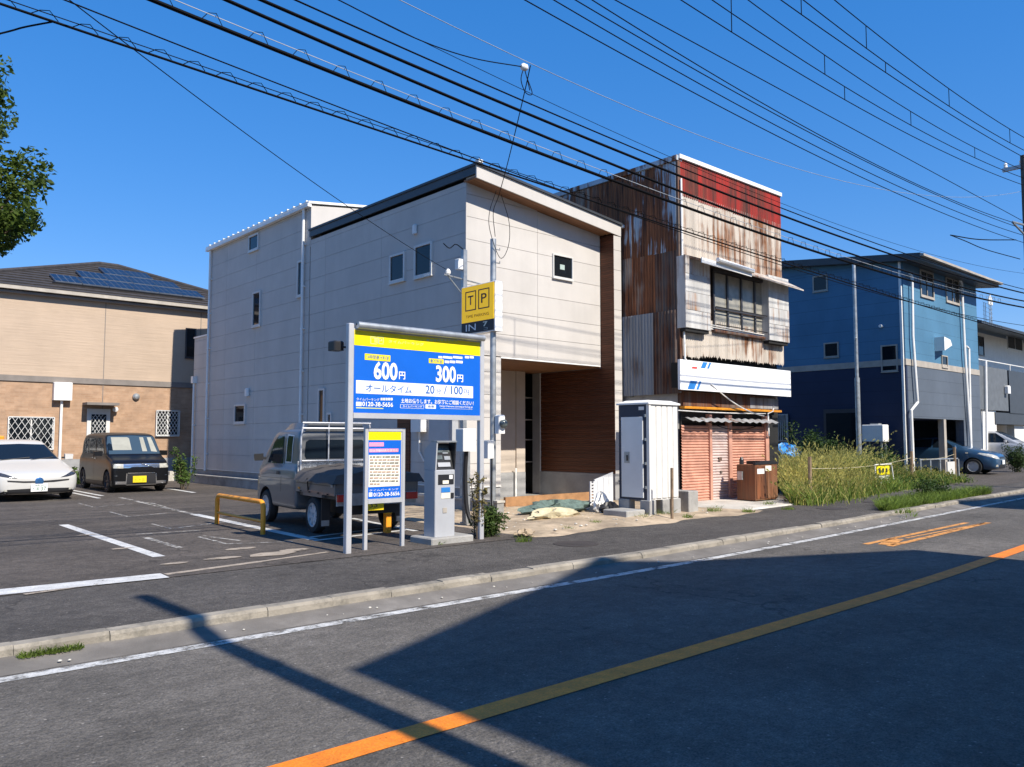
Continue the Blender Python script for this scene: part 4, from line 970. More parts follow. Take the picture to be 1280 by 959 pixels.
nb_rect(158, 218, 250, 243, mat_pink, 'pink_heading', .004); nb_rect(158, 258, 342, 280, mat_pink, 'pink_heading', .004)
def nb_text(txt, x0, y0, x1, y1, mt, bold=0):
    a = PY(*z2(x0, y1), yn); z1_ = PY(*z2(x0, y0), yn).z; x1_ = PY(*z2(x1, y1), yn).x
    text_on(txt, (a.x, yn-.006, a.z), (1,0,0), (0,0,1), x1_-a.x, z1_-a.z, mt, NB, bold)
nb_text('ロック板はありません', 162, 261, 338, 277, mat_sign_white)
nb_rect(155, 297, 352, 500, mat_cream, 'text_panel', .004)
rt = random.Random(3); mat_brown_t = mat('fine_brown_text', (.28,.13,.10), .6)
for k in range(10):
    x_ = 162
    while x_ < 335:
        wd = rt.uniform(8, 30); 
        if not (k == 9 and x_ > 220): nb_rect(x_, 306+k*19, min(x_+wd, 345), 313+k*19, mat_brown_t if k % 2 else mat_text_dark, 'fine_print', .006)
        x_ += wd+rt.uniform(3, 7)
nb_text('タイムパーキング', 158, 514, 342, 527, mat_sign_white); nb_rect(156, 534, 178, 560, mat_sign_white, 'phone_symbol', .004); nb_text('0120-38-5656', 184, 535, 348, 560, mat_sign_white, .02)

# ================================================================ PAYMENT MACHINE
PZ = .20
a, b = G(543.5, 672, PZ), G(568.5, 669.8, PZ)
mx0, mx1, my0 = a.x, PY(568.5, 660, a.y).x, a.y
my1 = PX(529.5, 666, mx0).y; mz1 = PY(545, 552, my0).z
solo('concrete_plinth', MB().cbox(mx0-.12, mx1+.25, my0-.1, my1+.15, .08, PZ, .015), mat_concrete, label='low concrete plinth under the payment machine', cat='plinth')
mat_mach = mat('machine_grey', (.42,.43,.45), .45, .1, var=.05)
PM = thing('payment_machine', ((mx0+mx1)/2, (my0+my1)/2, PZ), 'grey parking payment machine with a black hooded screen', 'payment machine')
hz = PZ+(mz1-PZ)*.70; dm = my1-my0
part('cabinet', MB().cbox(mx0, mx1, my0, my1, PZ-.002, hz, .008), mat_mach, PM)
for l, r_ in ((mx0, mx0+.02), (mx1-.02, mx1)):
    part('hood_cheek', MB().prism([(my0,hz+.001),(my1,hz+.001),(my1,mz1-.12),(my0+.1,mz1-.01),(my0-.03,mz1-.01)], 'x', l, r_), mat_black if l > mx0 else mat_mach, PM)
part('hood_roof', MB().loft([[(mx0,my0-.04,mz1-.012),(mx1,my0-.04,mz1-.012),(mx1,my0+.1,mz1-.008),(mx0,my0+.1,mz1-.008)], [(mx0,my0-.04,mz1+.008),(mx1,my0-.04,mz1+.008),(mx1,my0+.1,mz1+.012),(mx0,my0+.1,mz1+.012)]]), mat_steel, PM)
part('hood_back', MB().prism([(my0+.13,hz+.002),(my1-.002,hz+.002),(my1-.002,mz1-.125),(my0+.15,mz1-.025)], 'x', mx0+.021, mx1-.021), mat_black, PM)
fcx = MB().loft([[(mx0+.021,my0+.01,hz+.003),(mx1-.021,my0+.01,hz+.003),(mx1-.021,my0+.16,hz+.003),(mx0+.021,my0+.16,hz+.003)], [(mx0+.021,my0+.11,mz1-.03),(mx1-.021,my0+.11,mz1-.03),(mx1-.021,my0+.16,mz1-.03),(mx0+.021,my0+.16,mz1-.03)]])
fc = part('control_face', fcx, mat_black, PM)
mw = mx1-mx0
def face_item(u0, u1, v0, v1, mt, nm):
    def fp(u, v, d): zz = hz+(mz1-.03-hz)*v; return (mx0+mw*u, my0+.01+.10*v-d, zz)
    part(nm, MB().loft([[fp(u0,v0,0),fp(u1,v0,0),fp(u1,v1,0),fp(u0,v1,0)], [fp(u0,v0,.012),fp(u1,v0,.012),fp(u1,v1,.012),fp(u0,v1,.012)]]), mt, fc)
mat_lcd = mat('display', (.10,.12,.12), .15, var=.2, scale=30)
face_item(.15,.85,.66,.93, mat_lcd, 'display'); face_item(.5,.78,.62,.82, mat_steel, 'card_slot'); face_item(.15,.45,.40,.55, mat_lcd, 'button_plate'); face_item(.55,.85,.38,.52, mat_steel, 'coin_plate'); face_item(.18,.8,.12,.28, mat_mach, 'receipt_tray')
def fr(u0, u1, v0, v1, mt, nm, d=.006):
    zz = lambda v: PZ+(hz-PZ)*v
    part(nm, MB().box(mx0+mw*u0, mx0+mw*u1, my0-d, my0-.0005, zz(v0), zz(v1)), mt, PM)
fr(.14,.92,.78,.93, mat_black, 'slot_panel'); fr(.68,.85,.86,.92, mat_trim_white, 'card_reader', .012); fr(.36,.66,.79,.84, mat_cream, 'sticker', .009)
fr(.30,.74,.66,.735, mat_stripe_b, 'sticker'); fr(.30,.74,.57,.655, mat_cream, 'sticker'); fr(.78,.92,.57,.65, mat_black, 'lock', .012); fr(.38,.58,.355,.43, mat_tan_band, 'change_door', .008)

# ================================================================ LIGHTBOX SIGN on a pole
_c = PX(617, 380, 9.42); tx, ty = 9.42+.10, _c.y+.13
TP = thing('lightbox_sign_pole', (tx, ty, .1), 'yellow and black parking lightbox on a tall steel pole at the house corner', 'sign')
ztp = PY(621,300,ty).z
part('pole', MB().tube([(tx,ty,.3),(tx,ty,ztp)], .055, 14), mat_steel, TP, True)
xf = tx-.10
ya, yb = PX(617,380,xf).y, PX(577,390,xf).y
z_t, z_m, z_b = PX(617,352,xf).z, PX(617,398,xf).z, PX(617,412,xf).z
bxx = part('lightbox', MB().cbox(xf+.012, xf+.19, ya-.03, yb+.02, z_b-.02, z_t+.02, .008), mat_sign_white, TP)
part('yellow_face', MB().box(xf+.002, xf+.0115, ya, yb, z_m+.001, z_t), mat_tp_yellow, bxx)
part('black_face', MB().box(xf+.002, xf+.0115, ya, yb, z_b, z_m-.001), mat_text_dark, bxx)
lw, hy_, hb = yb-ya, z_t-z_m, z_m-z_b
def tpt(txt, u0, u1, v0, v1, mt, zb0, hgt, bold=0): text_on(txt, (xf-.002, yb-lw*u0, zb0+hgt*v0), (0,-1,0), (0,0,1), lw*(u1-u0), hgt*(v1-v0), mt, bxx, bold)
def tpr(u0, u1, v0, v1): part('logo_outline', MB().box(xf-.001, xf+.0018, yb-lw*u1, yb-lw*u0, z_m+hy_*v0, z_m+hy_*v1), mat_text_dark, bxx)
for u0, u1 in ((.12,.46),(.53,.87)):
    tpr(u0, u1, .84, .87); tpr(u0, u1, .32, .35); tpr(u0, u0+.025, .35, .84); tpr(u1-.025, u1, .35, .84)
tpt('T', .2, .38, .48, .74, mat_text_dark, z_m, hy_, .01); tpt('P', .62, .79, .48, .74, mat_text_dark, z_m, hy_, .01)
tpt('TIME PARKING', .14, .86, .12, .2, mat_text_dark, z_m, hy_)
tpt('IN', .14, .46, .2, .8, mat_sign_white, z_b, hb, .005); tpt('7', .68, .82, .42, .85, mat_cream, z_b, hb, .02); tpt('コ', .70, .82, .1, .3, mat_steel, z_b, hb)
part('clamp', MB().cbox(tx-.09, tx+.07, ty-.07, ty+.07, z_t-.25, z_t-.2, .01), mat_steel, bxx); part('clamp', MB().cbox(tx-.09, tx+.07, ty-.07, ty+.07, z_b+.1, z_b+.15, .01), mat_steel, bxx)
em = PY(630,530,ty-.06)
mtr = part('electric_meter', MB().cbox(tx-.02, tx+.13, ty-.2, ty-.056, em.z-.18, em.z+.16, .02), mat_trim_white, TP)
part('meter_glass', MB().lathe([(.075,0),(.075,-.06),(.05,-.09),(.01,-.10)], (tx+.055,ty-.2,em.z), 'y', 14), mat_lcd, mtr, True)
part('breaker_box', MB().cbox(tx-.24, tx-.1, ty-.15, ty-.02, em.z-.62, em.z-.30, .01), mat_trim_white, TP)
part('box_arm', MB().tube([(tx-.12,ty-.05,em.z-.42),(tx,ty,em.z-.42)], .015, 6), mat_steel, TP)
part('conduit', MB().tube([(tx-.08,ty-.06,.2),(tx-.08,ty-.07,em.z-.3)], .012, 6), mat_cable, TP)
for k in (0, 1): part('pole_step', MB().tube([(tx+.05,ty,ztp-.18-.25*k),(tx+.16,ty,ztp-.18-.25*k),(tx+.16,ty,ztp-.14-.25*k)], .01, 6), mat_steel, TP)
part('wire_coil', MB().stube([(tx+.02,ty-.06,ztp+.9),(tx-.16,ty-.08,ztp+.45),(tx-.14,ty-.08,ztp+.1),(tx+.1,ty-.08,ztp-.35),(tx+.3,ty-.08,ztp-.1),(tx+.32,ty-.08,ztp+.35),(tx+.14,ty-.06,ztp+.85)], .006, 5), mat_cable, TP, True)
# service pole with boxes
SPx, SPy = PY(579.5, 450, 12.1).x, 12.1
SP = thing('service_pole', (SPx, SPy, .1), 'slim grey service pole with insulators at the house corner behind the lightbox', 'pole')
zsp = PY(577, 312, SPy).z
part('pole', MB().box(SPx-.045, SPx+.045, SPy-.045, SPy+.045, .1, zsp), mat_steel, SP)
cp = G(582.5, 657, .116); CPx, CPy = cp.x, cp.y
z0_, z1_ = PY(575,564,CPy).z, PY(575,536,CPy).z
CP = thing('control_post', (CPx, CPy, .1), 'short grey post carrying a white control box behind the payment machine', 'post')
part('post', MB().box(CPx-.045, CPx+.045, CPy-.045, CPy+.045, .1, z1_-.05), mat_steel, CP)
part('control_box', MB().cbox(PY(567,550,CPy).x, PY(583,550,CPy).x, CPy-.25, CPy-.046, z0_, z1_, .01), mat_trim_white, CP)
part('black_conduit', MB().stube([(CPx-.12,CPy-.15,z0_),(CPx-.1,CPy-.1,.9),(CPx-.08,CPy-.12,.4),(CPx-.02,CPy-.2,.12)], .035, 8), mat_black, CP, True)
part('bracket', MB().tube([(SPx-.5,SPy-.02,zsp-.55),(SPx+.5,SPy+.05,zsp-.6)], .016, 6).tube([(SPx-.45,SPy,zsp-.5),(SPx,SPy,zsp-.9)], .012, 6), mat_steel, SP)
part('insulator', MB().lathe([(.03,0),(.05,.03),(.05,.08),(.02,.12)], (SPx-.4,SPy-.02,zsp-.55), 'z', 10), mat_trim_white, SP)
part('cable_loop', MB().stube([(SPx,SPy,zsp),(SPx-.2,SPy,zsp+.08),(SPx-.35,SPy,zsp-.02),(SPx-.5,SPy,zsp+.05)], .01, 5), mat_cable, SP, True)
part('side_box', MB().cbox(SPx-.18, SPx-.06, SPy-.06, SPy+.06, zsp-.4, zsp-.2, .01), mat_trim_white, SP)
# boxes on the house wall
q0, q1 = PX(541,525,XL-.15), PX(566,551,XL-.15)
solo('meter_cabinet', MB().cbox(XL-.26, XL-.002, q1.y, q0.y, q1.z-.02, q0.z+.1, .012), mat_mach, label='grey meter cabinet on the shaded house wall above the payment machine', cat='cabinet')
q0, q1 = PX(516,523,XL-.1), PX(529,540,XL-.1)
solo('wall_intercom', MB().cbox(XL-.16, XL-.002, q1.y, q0.y, q1.z, q0.z+.15, .012).tube([(XL-.06,(q0.y+q1.y)/2,q1.z),(XL-.05,(q0.y+q1.y)/2+.02,q1.z-.4),(XL-.01,(q0.y+q1.y)/2-.1,q1.z-.6)], .02, 6), mat_trim_white, label='white box with a hanging cable on the shaded house wall', cat='box')

# ================================================================ RAILING, BOLLARD, STORAGE UNIT
a, b = G(271,655,.116), G(328.5,668,.116); zr1 = PX(271,619,a.x).z
RL = thing('tubular_barrier', (a.x, (a.y+b.y)/2, .11), 'orange hoop barrier standing between the parking bays', 'barrier')
ch = .09
hp = [(a.x,a.y,.1)] + [(a.x,a.y-ch*(1-math.cos(t_)),zr1-ch+ch*math.sin(t_)) for t_ in np.linspace(0, math.pi/2, 6)] + [(b.x,b.y+ch*(1-math.sin(t_)),zr1-ch+ch*math.cos(t_)) for t_ in np.linspace(0, math.pi/2, 6)] + [(b.x,b.y,.1)]
part('hoop', MB().tube(hp, .036, 12), mat_railing, RL, True)
part('mid_rail', MB().tube([(a.x,a.y-.02,.3),(b.x,b.y+.02,.3)], .022, 10), mat_railing, RL, True)
a = G(484, 666, .116); zt_ = PY(484,627,a.y).z
BO = thing('square_bollard', (a.x, a.y, .11), 'square orange timber bollard behind the small notice', 'bollard')
part('post', MB().cbox(a.x-.045, a.x+.045, a.y-.045, a.y+.045, .1, zt_, .008), mat_railing, BO); part('reflector', MB().box(a.x-.05, a.x+.05, a.y-.05, a.y+.05, zt_-.17, zt_-.02), mat_sign_yellow, BO)
# storage unit
cx0 = PY(811,560,8.98).x; cy0 = 8.98; cx1 = PY(848.5,560,cy0).x; cy1 = PX(773,560,cx0).y; cz0, cz1 = PY(811,626,cy0).z, PY(811,501,cy0).z
UN = thing('storage_unit', ((cx0+cx1)/2, (cy0+cy1)/2, cz0), 'white ribbed storage unit with a grey door beside the timber carport', 'storage unit')
mat_unit = mat('unit_white', (.68,.66,.62), .5, var=.05, dirt=((.45,.40,.34), 3, .62, .85)); mat_unit_door = mat('unit_door', (.70,.71,.72), .4, .2, var=.04); mat_navyf = mat('unit_navy_frame', (.015,.022,.05), .4)
part('body', MB().box(cx0+.03, cx1-.01, cy0+.02, cy1, cz0, cz1-.06), mat_unit, UN)
nrib = 5
for k in range(nrib):
    l = cx0+.05+(cx1-cx0-.06)*k/nrib; r_ = cx0+.05+(cx1-cx0-.06)*(k+1)/nrib
    part('wall_panel', MB().prism([(l+.006,cy0+.0195),(l+.02,cy0),(r_-.02,cy0),(r_-.006,cy0+.0195)], 'z', cz0+.03, cz1-.08), mat_unit, UN)
part('corner_post', MB().box(cx0, cx0+.05, cy0-.012, cy0+.05, cz0-.0, cz1-.06), mat_unit, UN)
part('roof', MB().loft([[(cx0-.03,cy0-.03,cz1-.06),(cx1+.02,cy0-.03,cz1-.06),(cx1+.02,cy1+.02,cz1-.06),(cx0-.03,cy1+.02,cz1-.06)], [(cx0-.03,cy0-.03,cz1-.03),(cx1+.02,cy0-.03,cz1-.03),(cx1+.02,cy1+.02,cz1-.03),(cx0-.03,cy1+.02,cz1-.03)], [(cx0+.1,cy0+.1,cz1+.02),(cx1-.1,cy0+.1,cz1+.02),(cx1-.1,cy1-.1,cz1+.02),(cx0+.1,cy1-.1,cz1+.02)]]), mat_trim_white, UN)
part('door_frame', MB().box(cx0+.005, cx0+.029, cy0+.06, cy1-.01, cz0, cz1-.062), mat_navyf, UN)
dr = part('door', MB().cbox(cx0-.02, cx0+.004, cy0+.12, cy1-.08, cz0+.04, cz1-.28, .006), mat_unit_door, UN)
yh = cy1-.22; part('handle_plate', MB().box(cx0-.03, cx0-.0205, yh-.06, yh+.06, 1.06, 1.26), mat_steel, dr); part('handle', MB().box(cx0-.045, cx0-.031, yh-.03, yh+.0, 1.1, 1.2), mat_black, dr)
part('maker_plate', MB().box(cx0-.0, cx0+.0045, cy0+.1, cy0+.22, cz1-.16, cz1-.1), mat_trim_white, UN)
for k in range(4): part('hinge', MB().box(cx0-.02, cx0+.0, cy0+.055, cy0+.085, cz0+.2+k*.42, cz0+.25+k*.42), mat_steel, UN)
for (l, r_, f_, b2_, lab) in ((cx0-.02,cx0+.16,cy0-.03,cy0+.2,'grey concrete block under the near door corner of the storage unit'), (cx0+.36,cx0+.56,cy0-.02,cy0+.2,'grey concrete block under the middle of the storage unit'), (cx1-.2,cx1+.02,cy0-.02,cy0+.22,'grey concrete block under the shop-side corner of the storage unit'), (cx0-.02,cx0+.16,cy1-.25,cy1,'grey concrete block under the rear door corner of the storage unit')):
    solo('foundation_block', MB().cbox(l, r_, f_, b2_, .09, cz0+.002, .012), mat_concrete, label=lab, cat='concrete block', group='blocks under the storage unit')
solo('concrete_step', MB().cbox(cx0-.55, cx0-.05, cy0+.05, cy1-.1, .1, .26, .015), mat_concrete, label='flat concrete step before the storage unit door', cat='step')
# slab beside the unit
xq = PY(853,640,9.2).x
solo('concrete_slab', MB().cbox(xq, xq+.3, 9.05, 9.75, .1, .52, .012), mat_concrete, label='short dark concrete slab between storage unit and pink shutters', cat='slab')
# rust box
q0, q1 = G(945,627.5,.14), G(972,625,.14)
rx0_, ry0_ = q0.x, q0.y; rx1_ = PY(972,610,ry0_).x; ry1_ = PX(921,610,rx0_).y; rzt = PY(945,581,ry0_).z
RBX = thing('rusty_steel_box', ((rx0_+rx1_)/2, (ry0_+ry1_)/2, .14), 'rusty brown steel box standing before the pink shutters', 'box')
mat_box_rust = rust('brown_box_rust', (.22,.12,.065), (.24,.085,.035), .42, .62, stripes=4)
part('body', MB().cbox(rx0_, rx1_, ry0_, ry1_, .17, rzt, .012), mat_box_rust, RBX)
part('door', MB().box((rx0_+rx1_)/2+.01, rx1_-.02, ry0_-.012, ry0_-.0005, .2, rzt-.04), mat_box_rust, RBX)
part('door', MB().box(rx0_+.02, (rx0_+rx1_)/2-.01, ry0_-.012, ry0_-.0005, .2, rzt-.04), mat_box_rust, RBX)
part('lid_rim', MB().box(rx0_-.01, rx1_+.01, ry0_-.01, ry0_+.05, rzt+.001, rzt+.05).box(rx0_+.3, rx1_-.1, ry0_+.06, ry1_-.06, rzt+.001, rzt+.07), mat_black, RBX)
part('white_label', MB().box(rx0_+.05, rx0_+.33, ry0_-.016, ry0_-.0125, rzt-.2, rzt-.09), mat_trim_white, RBX); part('white_label', MB().box(rx0_+.38, rx0_+.62, ry0_-.016, ry0_-.0125, rzt-.14, rzt-.03), mat_cream, RBX)
part('side_box', MB().box(rx0_-.05, rx0_-.001, ry1_-.16, ry1_-.05, .6, .78), mat_steel, RBX)
for (l, f_) in ((rx0_+.03,ry0_+.03),(rx1_-.1,ry0_+.03),(rx0_+.03,ry1_-.1),(rx1_-.1,ry1_-.1)): part('foot', MB().box(l, l+.07, f_, f_+.07, .13, .169), mat_black, RBX)
part('cap_knob', MB().lathe([(.05,0),(.05,.1),(.02,.16)], (rx0_+.08,ry1_-.08,rzt), 'z', 10), mat_black, RBX)

# ================================================================ POLES AND WIRES
YPL = 7.22
def cable_pts(pxs, Y, x0=-9.2, x1=26.1, n=46):
    P_ = [PY(a_[0], a_[1], Y if not callable(Y) else Y(a_[0])) for a_ in pxs]
    X_ = np.array([p_.x for p_ in P_]); Z_ = np.array([p_.z for p_ in P_])
    co = np.polyfit(X_, Z_, 2 if len(P_) > 2 else 1)
    if co[0] < 0 and len(co) == 3: co = np.polyfit(X_, Z_, 1)
    xs_ = np.linspace(x0, x1, n); return [Vector((x_, Y, float(np.polyval(co, x_)))) for x_ in xs_]
U = 'overhead wires along the road'
def cable(pxs, r, Y=YPL, label='black overhead cable strung along the road', mt=None, n=5, x1=26.1):
    pts = cable_pts(pxs, Y, x1=x1)
    return solo('overhead_wire', MB().tube(pts, r, n), mt or mat_cable, True, label=label, cat='wire', group=U), pts
def bundled(pxs, dz, r, label, dx=.45):
    pts = cable_pts(pxs, YPL)
    t_ = thing('bundled_cable', pts[0], label, 'cable', 'bundled overhead cables')
    part('cable', MB().tube(pts, r, 7), mat_cable, t_, True)
    part('messenger_wire', MB().tube([p_+Vector((0,0,dz)) for p_ in pts], 0.0045, 4), mat_cable_pale if r > .015 else mat_cable, t_, True)
    m = MB(); x_ = 0.5
    X_ = [p_.x for p_ in pts]; Z_ = [p_.z for p_ in pts]
    while x_ < 24:
        z_ = float(np.interp(x_, X_, Z_)); m.tube([(x_-.10,YPL,z_+.01),(x_-.03,YPL+.02,z_+dz+.02),(x_+.03,YPL-.02,z_+dz+.02),(x_+.10,YPL,z_+.01)], .0045, 3); x_ += dx
    part('hanger_clips', m, mat_cable, t_, kind='stuff')
bundled([(191,0),(430,95),(598,163),(700,202),(846,256),(1000,307),(1277,384)], .085, .021, 'thickest black bundled cable with pale messenger wire above it')
cable([(282,0),(430,64),(645,156),(700,180),(846,238),(1000,295),(1277,376)], .019, label='thick black overhead cable above the bundled one'); 
cable([(327,0),(430,44),(655,141),(749,180),(846,221),(1000,276),(1277,366)], .019, label='thick black overhead cable crossing the red shop top')
cable([(368,0),(430,27),(655,126),(776,180),(846,207),(1000,269),(1277,361)], .010, label='medium black overhead cable over the red shop top')
bundled([(0,3),(67,27),(201,70),(430,151),(588,205),(700,238),(841,283),(1000,334),(1240,408)], .05, .011, 'thin black bundled cable with small hanger clips over the house roof', .3)
cable([(84,0),(201,48),(430,138),(598,201),(720,243),(850,290),(1126,375)], .007, label='thin black wire close above the house roof')
lo = 'thin black overhead wire strung high along the road'
for pxs in ([(657,0),(830,97),(1055,211),(1275,302)], [(692,0),(830,80),(1275,293)], [(719,0),(830,65),(1275,285)], [(740,0),(830,56),(1275,281)], [(771,0),(830,36),(1012,130),(1257,265)]): cable(pxs, .0085, label=lo)
hv = [[(851,0),(1013,100),(1275,230)], [(890,0),(1023,88),(1275,221)], [(935,0),(1041,76),(1275,211)], [(976,0),(1097,84),(1280,197)], [(1004,0),(1125,91),(1280,188)], [(1043,0),(1136,74),(1280,172)]]
hp_ = [cable(p_, .009, YPL-.1 if i < 3 else YPL-.9, label='thin black high-voltage wire at the top of the poles', x1=26.1)[1] for i, p_ in enumerate(hv)]
m = MB()
for i, j, ks in ((1,2,(26,30,35,40)), (4,5,(26,30,35,40)), (0,1,(26,31)), (3,4,(27,31))):
    for k in ks: m.tube([hp_[i][k], hp_[j][k]], .008, 4)
solo('wire_spacer', m, mat_cable, label='short spacers tying the high-voltage wires together', cat='spacer')
cable([(501,0),(665,82),(830,151),(935,192)], .005, label='pale thin wire above the thick cables', mt=mat_cable_pale, x1=26.1)
cable([(518,47),(655,113),(830,193)], .004, label='very thin dark wire behind the pale one', x1=26.1)
def free_wire(pts, r, label, mt=None): return solo('service_wire', MB().stube(pts, r, 5), mt or mat_cable, True, label=label, cat='wire')
J = PY(655,84,YPL)
free_wire([PY(380,-20,YPL),PY(423,0,YPL),PY(517,47,YPL),PY(588,72,YPL),J], .007, 'thin service wire ending at the small insulator below the pale wire')
JJ = PY(663,82,YPL)
drop = [JJ, PY(662,104,YPL+.1), PY(655,140,YPL+.8).lerp(PY(655,140,YPL+.8), 0)] 
top = Vector((tx, ty, ztp+.5))
free_wire([JJ, JJ.lerp(top, .12)-Vector((0,0,.05)), JJ.lerp(top, .5)-Vector((0,0,.12)), JJ.lerp(top, .8)-Vector((0,0,.08)), top, Vector((tx+.03,ty-.02,ztp+.05))], .007, 'service wire dropping to the lightbox sign pole')
solo('wire_insulator', MB().lathe([(.02,-.05),(.045,-.02),(.045,.03),(.02,.06)], J, 'x', 10), mat_trim_white, True, label='small white insulator on the pale overhead wire', cat='insulator')
solo('jumper_wire', MB().stube([J, J+Vector((-.05,0,-.18)), J+Vector((.03,0,-.32)), J+Vector((.14,0,-.30)), JJ.lerp(top,.06)], .006, 5).tube([J, J+Vector((.06,0,-.15)), J+Vector((.1,0,-.27))], .006, 5), mat_cable, True, label='looped jumper wire hanging at the white insulator', cat='wire')
A0 = PY(124,0,YPL); A1 = Vector((SPx-.4, SPy, zsp-.45)); A00 = A0+(A0-A1)*.5
nn = 20; 
base = [A00.lerp(A1, k/nn) for k in range(nn+1)]
free_wire([p_-Vector((0,0,.55*4*(k/nn)*(1-k/nn)*.4)) for k, p_ in enumerate(base)], .005, 'thin service wire running diagonally to the house service pole')
q_ = PY(67,27,YPL); free_wire([q_, PY(30,34,YPL+.1), PY(0,42,YPL+.2), PY(-120,70,YPL+.6)], .008, 'short branch wire beside the tree')
# steel pole by the blue house and wires off it
def upole(X, Y, h, label, mt, arms, r0=.17, r1=.11):
    t_ = thing('utility_pole', (X, Y, 0), label, 'utility pole')
    part('shaft', MB().tube([(X,Y,-.05),(X,Y,h)], [r0,r1], 16), mt, t_, True)
    for z_, l_, ax in arms:
        am = part('crossarm', MB().box(X-.05, X+.05, Y-l_, Y+l_*.7, z_-.05, z_+.05) if ax == 'y' else MB().box(X-l_, X+l_, Y-.05, Y+.05, z_-.05, z_+.05), mat_steel, t_)
        for k in (-.9, -.45, .1, .6):
            part('insulator', MB().lathe([(.03,0),(.055,.03),(.04,.07),(.055,.1),(.02,.16)], (X, Y+l_*k, z_+.05) if ax == 'y' else (X+l_*k, Y, z_+.05), 'z', 10), mat_trim_white, am)
    return t_
pr = upole(26.1, 7.1, 9.6, 'dark utility pole at the kerb beyond the weeds', mat_pole_dark, [(9.3,.8,'y')], .13, .10)
q = PY(1258,263,7.3)
part('stay_bracket', MB().tube([(26.1,7.1,7.2),(25.35,7.25,7.55)], .03, 6).tube([(26.1,7.1,7.55),(25.35,7.25,7.56)], .03, 6), mat_steel, pr)
for k in range(5): part('pole_band', MB().lathe([(.125,0),(.13,.01),(.13,.05),(.125,.06)], (26.1,7.1,4.6+k*.42), 'z', 14), mat_steel, pr)
part('junction_box', MB().cbox(25.92, 26.02, 7.0, 7.15, 5.0, 5.5, .02), mat_black, pr)
a, b = PY(1188,294,7.3), PY(1270,300,7.3)
free_wire([a, a.lerp(b,.4)-Vector((0,0,.06)), b], .014, 'sagging wire stub between utility pole and small bracket')
free_wire([a, PY(1208,302,7.3), PY(1232,312,7.3), PY(1275,324,7.3)], .012, 'kinked lower wire stub beside the utility pole')
upole(-9.3, 7.25, 9.6, 'utility pole at the kerb by the car park entrance', mat_pole, [(9.2,1.0,'y'), (7.2,.75,'y')])
upole(2.45-SUN_DX*7, -1.7, 8.9, 'utility pole on the near sidewalk across the road from the car park', mat_pole, [], .12, .085); part('pole_band', MB().lathe([(.105,0),(.11,.01),(.11,.06),(.105,.07)], (2.45-SUN_DX*7,-1.7,6.5), 'z', 14), mat_steel, bpy.data.objects['utility_pole.002'])
sq = PX(1074, 566, 27.6); sz = PX(1068, 330, 27.6).z
ST = thing('steel_service_pole', (27.6, sq.y, .1), 'thin steel service pole standing in the weeds before the blue house', 'pole')
part('shaft', MB().tube([(27.6,sq.y,.1),(27.6,sq.y,3.6)], .085, 10).tube([(27.6,sq.y,3.6),(27.6,sq.y,sz)], .06, 10), mat_steel, ST, True)
part('bracket', MB().tube([(27.6,sq.y,4.9),(27.2,sq.y-.2,4.95)], .02, 6), mat_trim_white, ST)
# ================================================================ VEHICLES
def paint(name, c, rough=.25, metal=0.0, coat=.8):
    m, N, L, B = newmat(name)
    B.inputs['Base Color'].default_value = c4(c); B.inputs['Roughness'].default_value = rough; B.inputs['Metallic'].default_value = metal
    B.inputs['Coat Weight'].default_value = coat; B.inputs['Coat Roughness'].default_value = .04
    return m
mat_car_white = paint('car_white', (.52,.51,.485), .35, 0, .4); mat_car_black = paint('car_black', (.006,.006,.007), .3, 0, .06); mat_car_black.node_tree.nodes['Principled BSDF'].inputs['Specular IOR Level'].default_value = .3
mat_car_silver = paint('car_silver', (.155,.16,.167), .35, .35, .35); mat_car_blue = paint('car_blue', (.030,.085,.17), .3, .35); mat_car_grey = paint('car_pearl', (.50,.50,.50), .35, .3)
mat_car_glass = glass_dark('car_glass', (.008,.013,.020), .07, .34)
mat_lamp = mat('headlamp', (.62,.60,.52), .12, .3, var=.2, scale=20); mat_lamp_dark = mat('dark_headlamp', (.05,.055,.07), .1, .2, var=.4, scale=25); mat_tail = mat('tail_lamp', (.55,.03,.02), .25)
mat_plate_w = mat('white_plate', (.78,.78,.76), .5); mat_plate_y = mat('yellow_plate', (.82,.60,.01), .5); mat_plate_green = mat('plate_green', (.03,.16,.09), .5)
mat_rim = mat('alloy_rim', (.55,.56,.57), .35, .15); mat_cover = mat('cargo_cover', (.075,.066,.06), .75, var=.12, bmp=.3, bscale=9)
BOXY = False
def st(y, zb, w_, zsh, wt, zt):
    p5 = (max(wt, w_*.90) if zt-zsh > .2 else wt+(w_*.95-wt)*.55, zsh+(.035 if zt-zsh > .2 else (zt-zsh)*.45))
    p7 = (wt, zt-(.05 if zt-zsh > .2 else (zt-zsh)*.18)); p6 = (p5[0]*.45+p7[0]*.55+(.02 if zt-zsh > .2 else .02), p5[1]*.45+p7[1]*.55)
    h = [(0,zb),(w_*(.94 if BOXY else .82),zb),(w_*(.992 if BOXY else .965),zb+(.03 if BOXY else .07)),(w_,zb+(zsh-zb)*.55),(w_*(.99 if BOXY else .975),zsh),p5,p6,p7,(wt*.90,zt-(.014 if zt-zsh > .2 else .006)),(wt*.5,zt-.003),(0,zt)]
    return [(x_,y,z_) for x_, z_ in h]+[(-x_,y,z_) for x_, z_ in reversed(h[1:-1])]
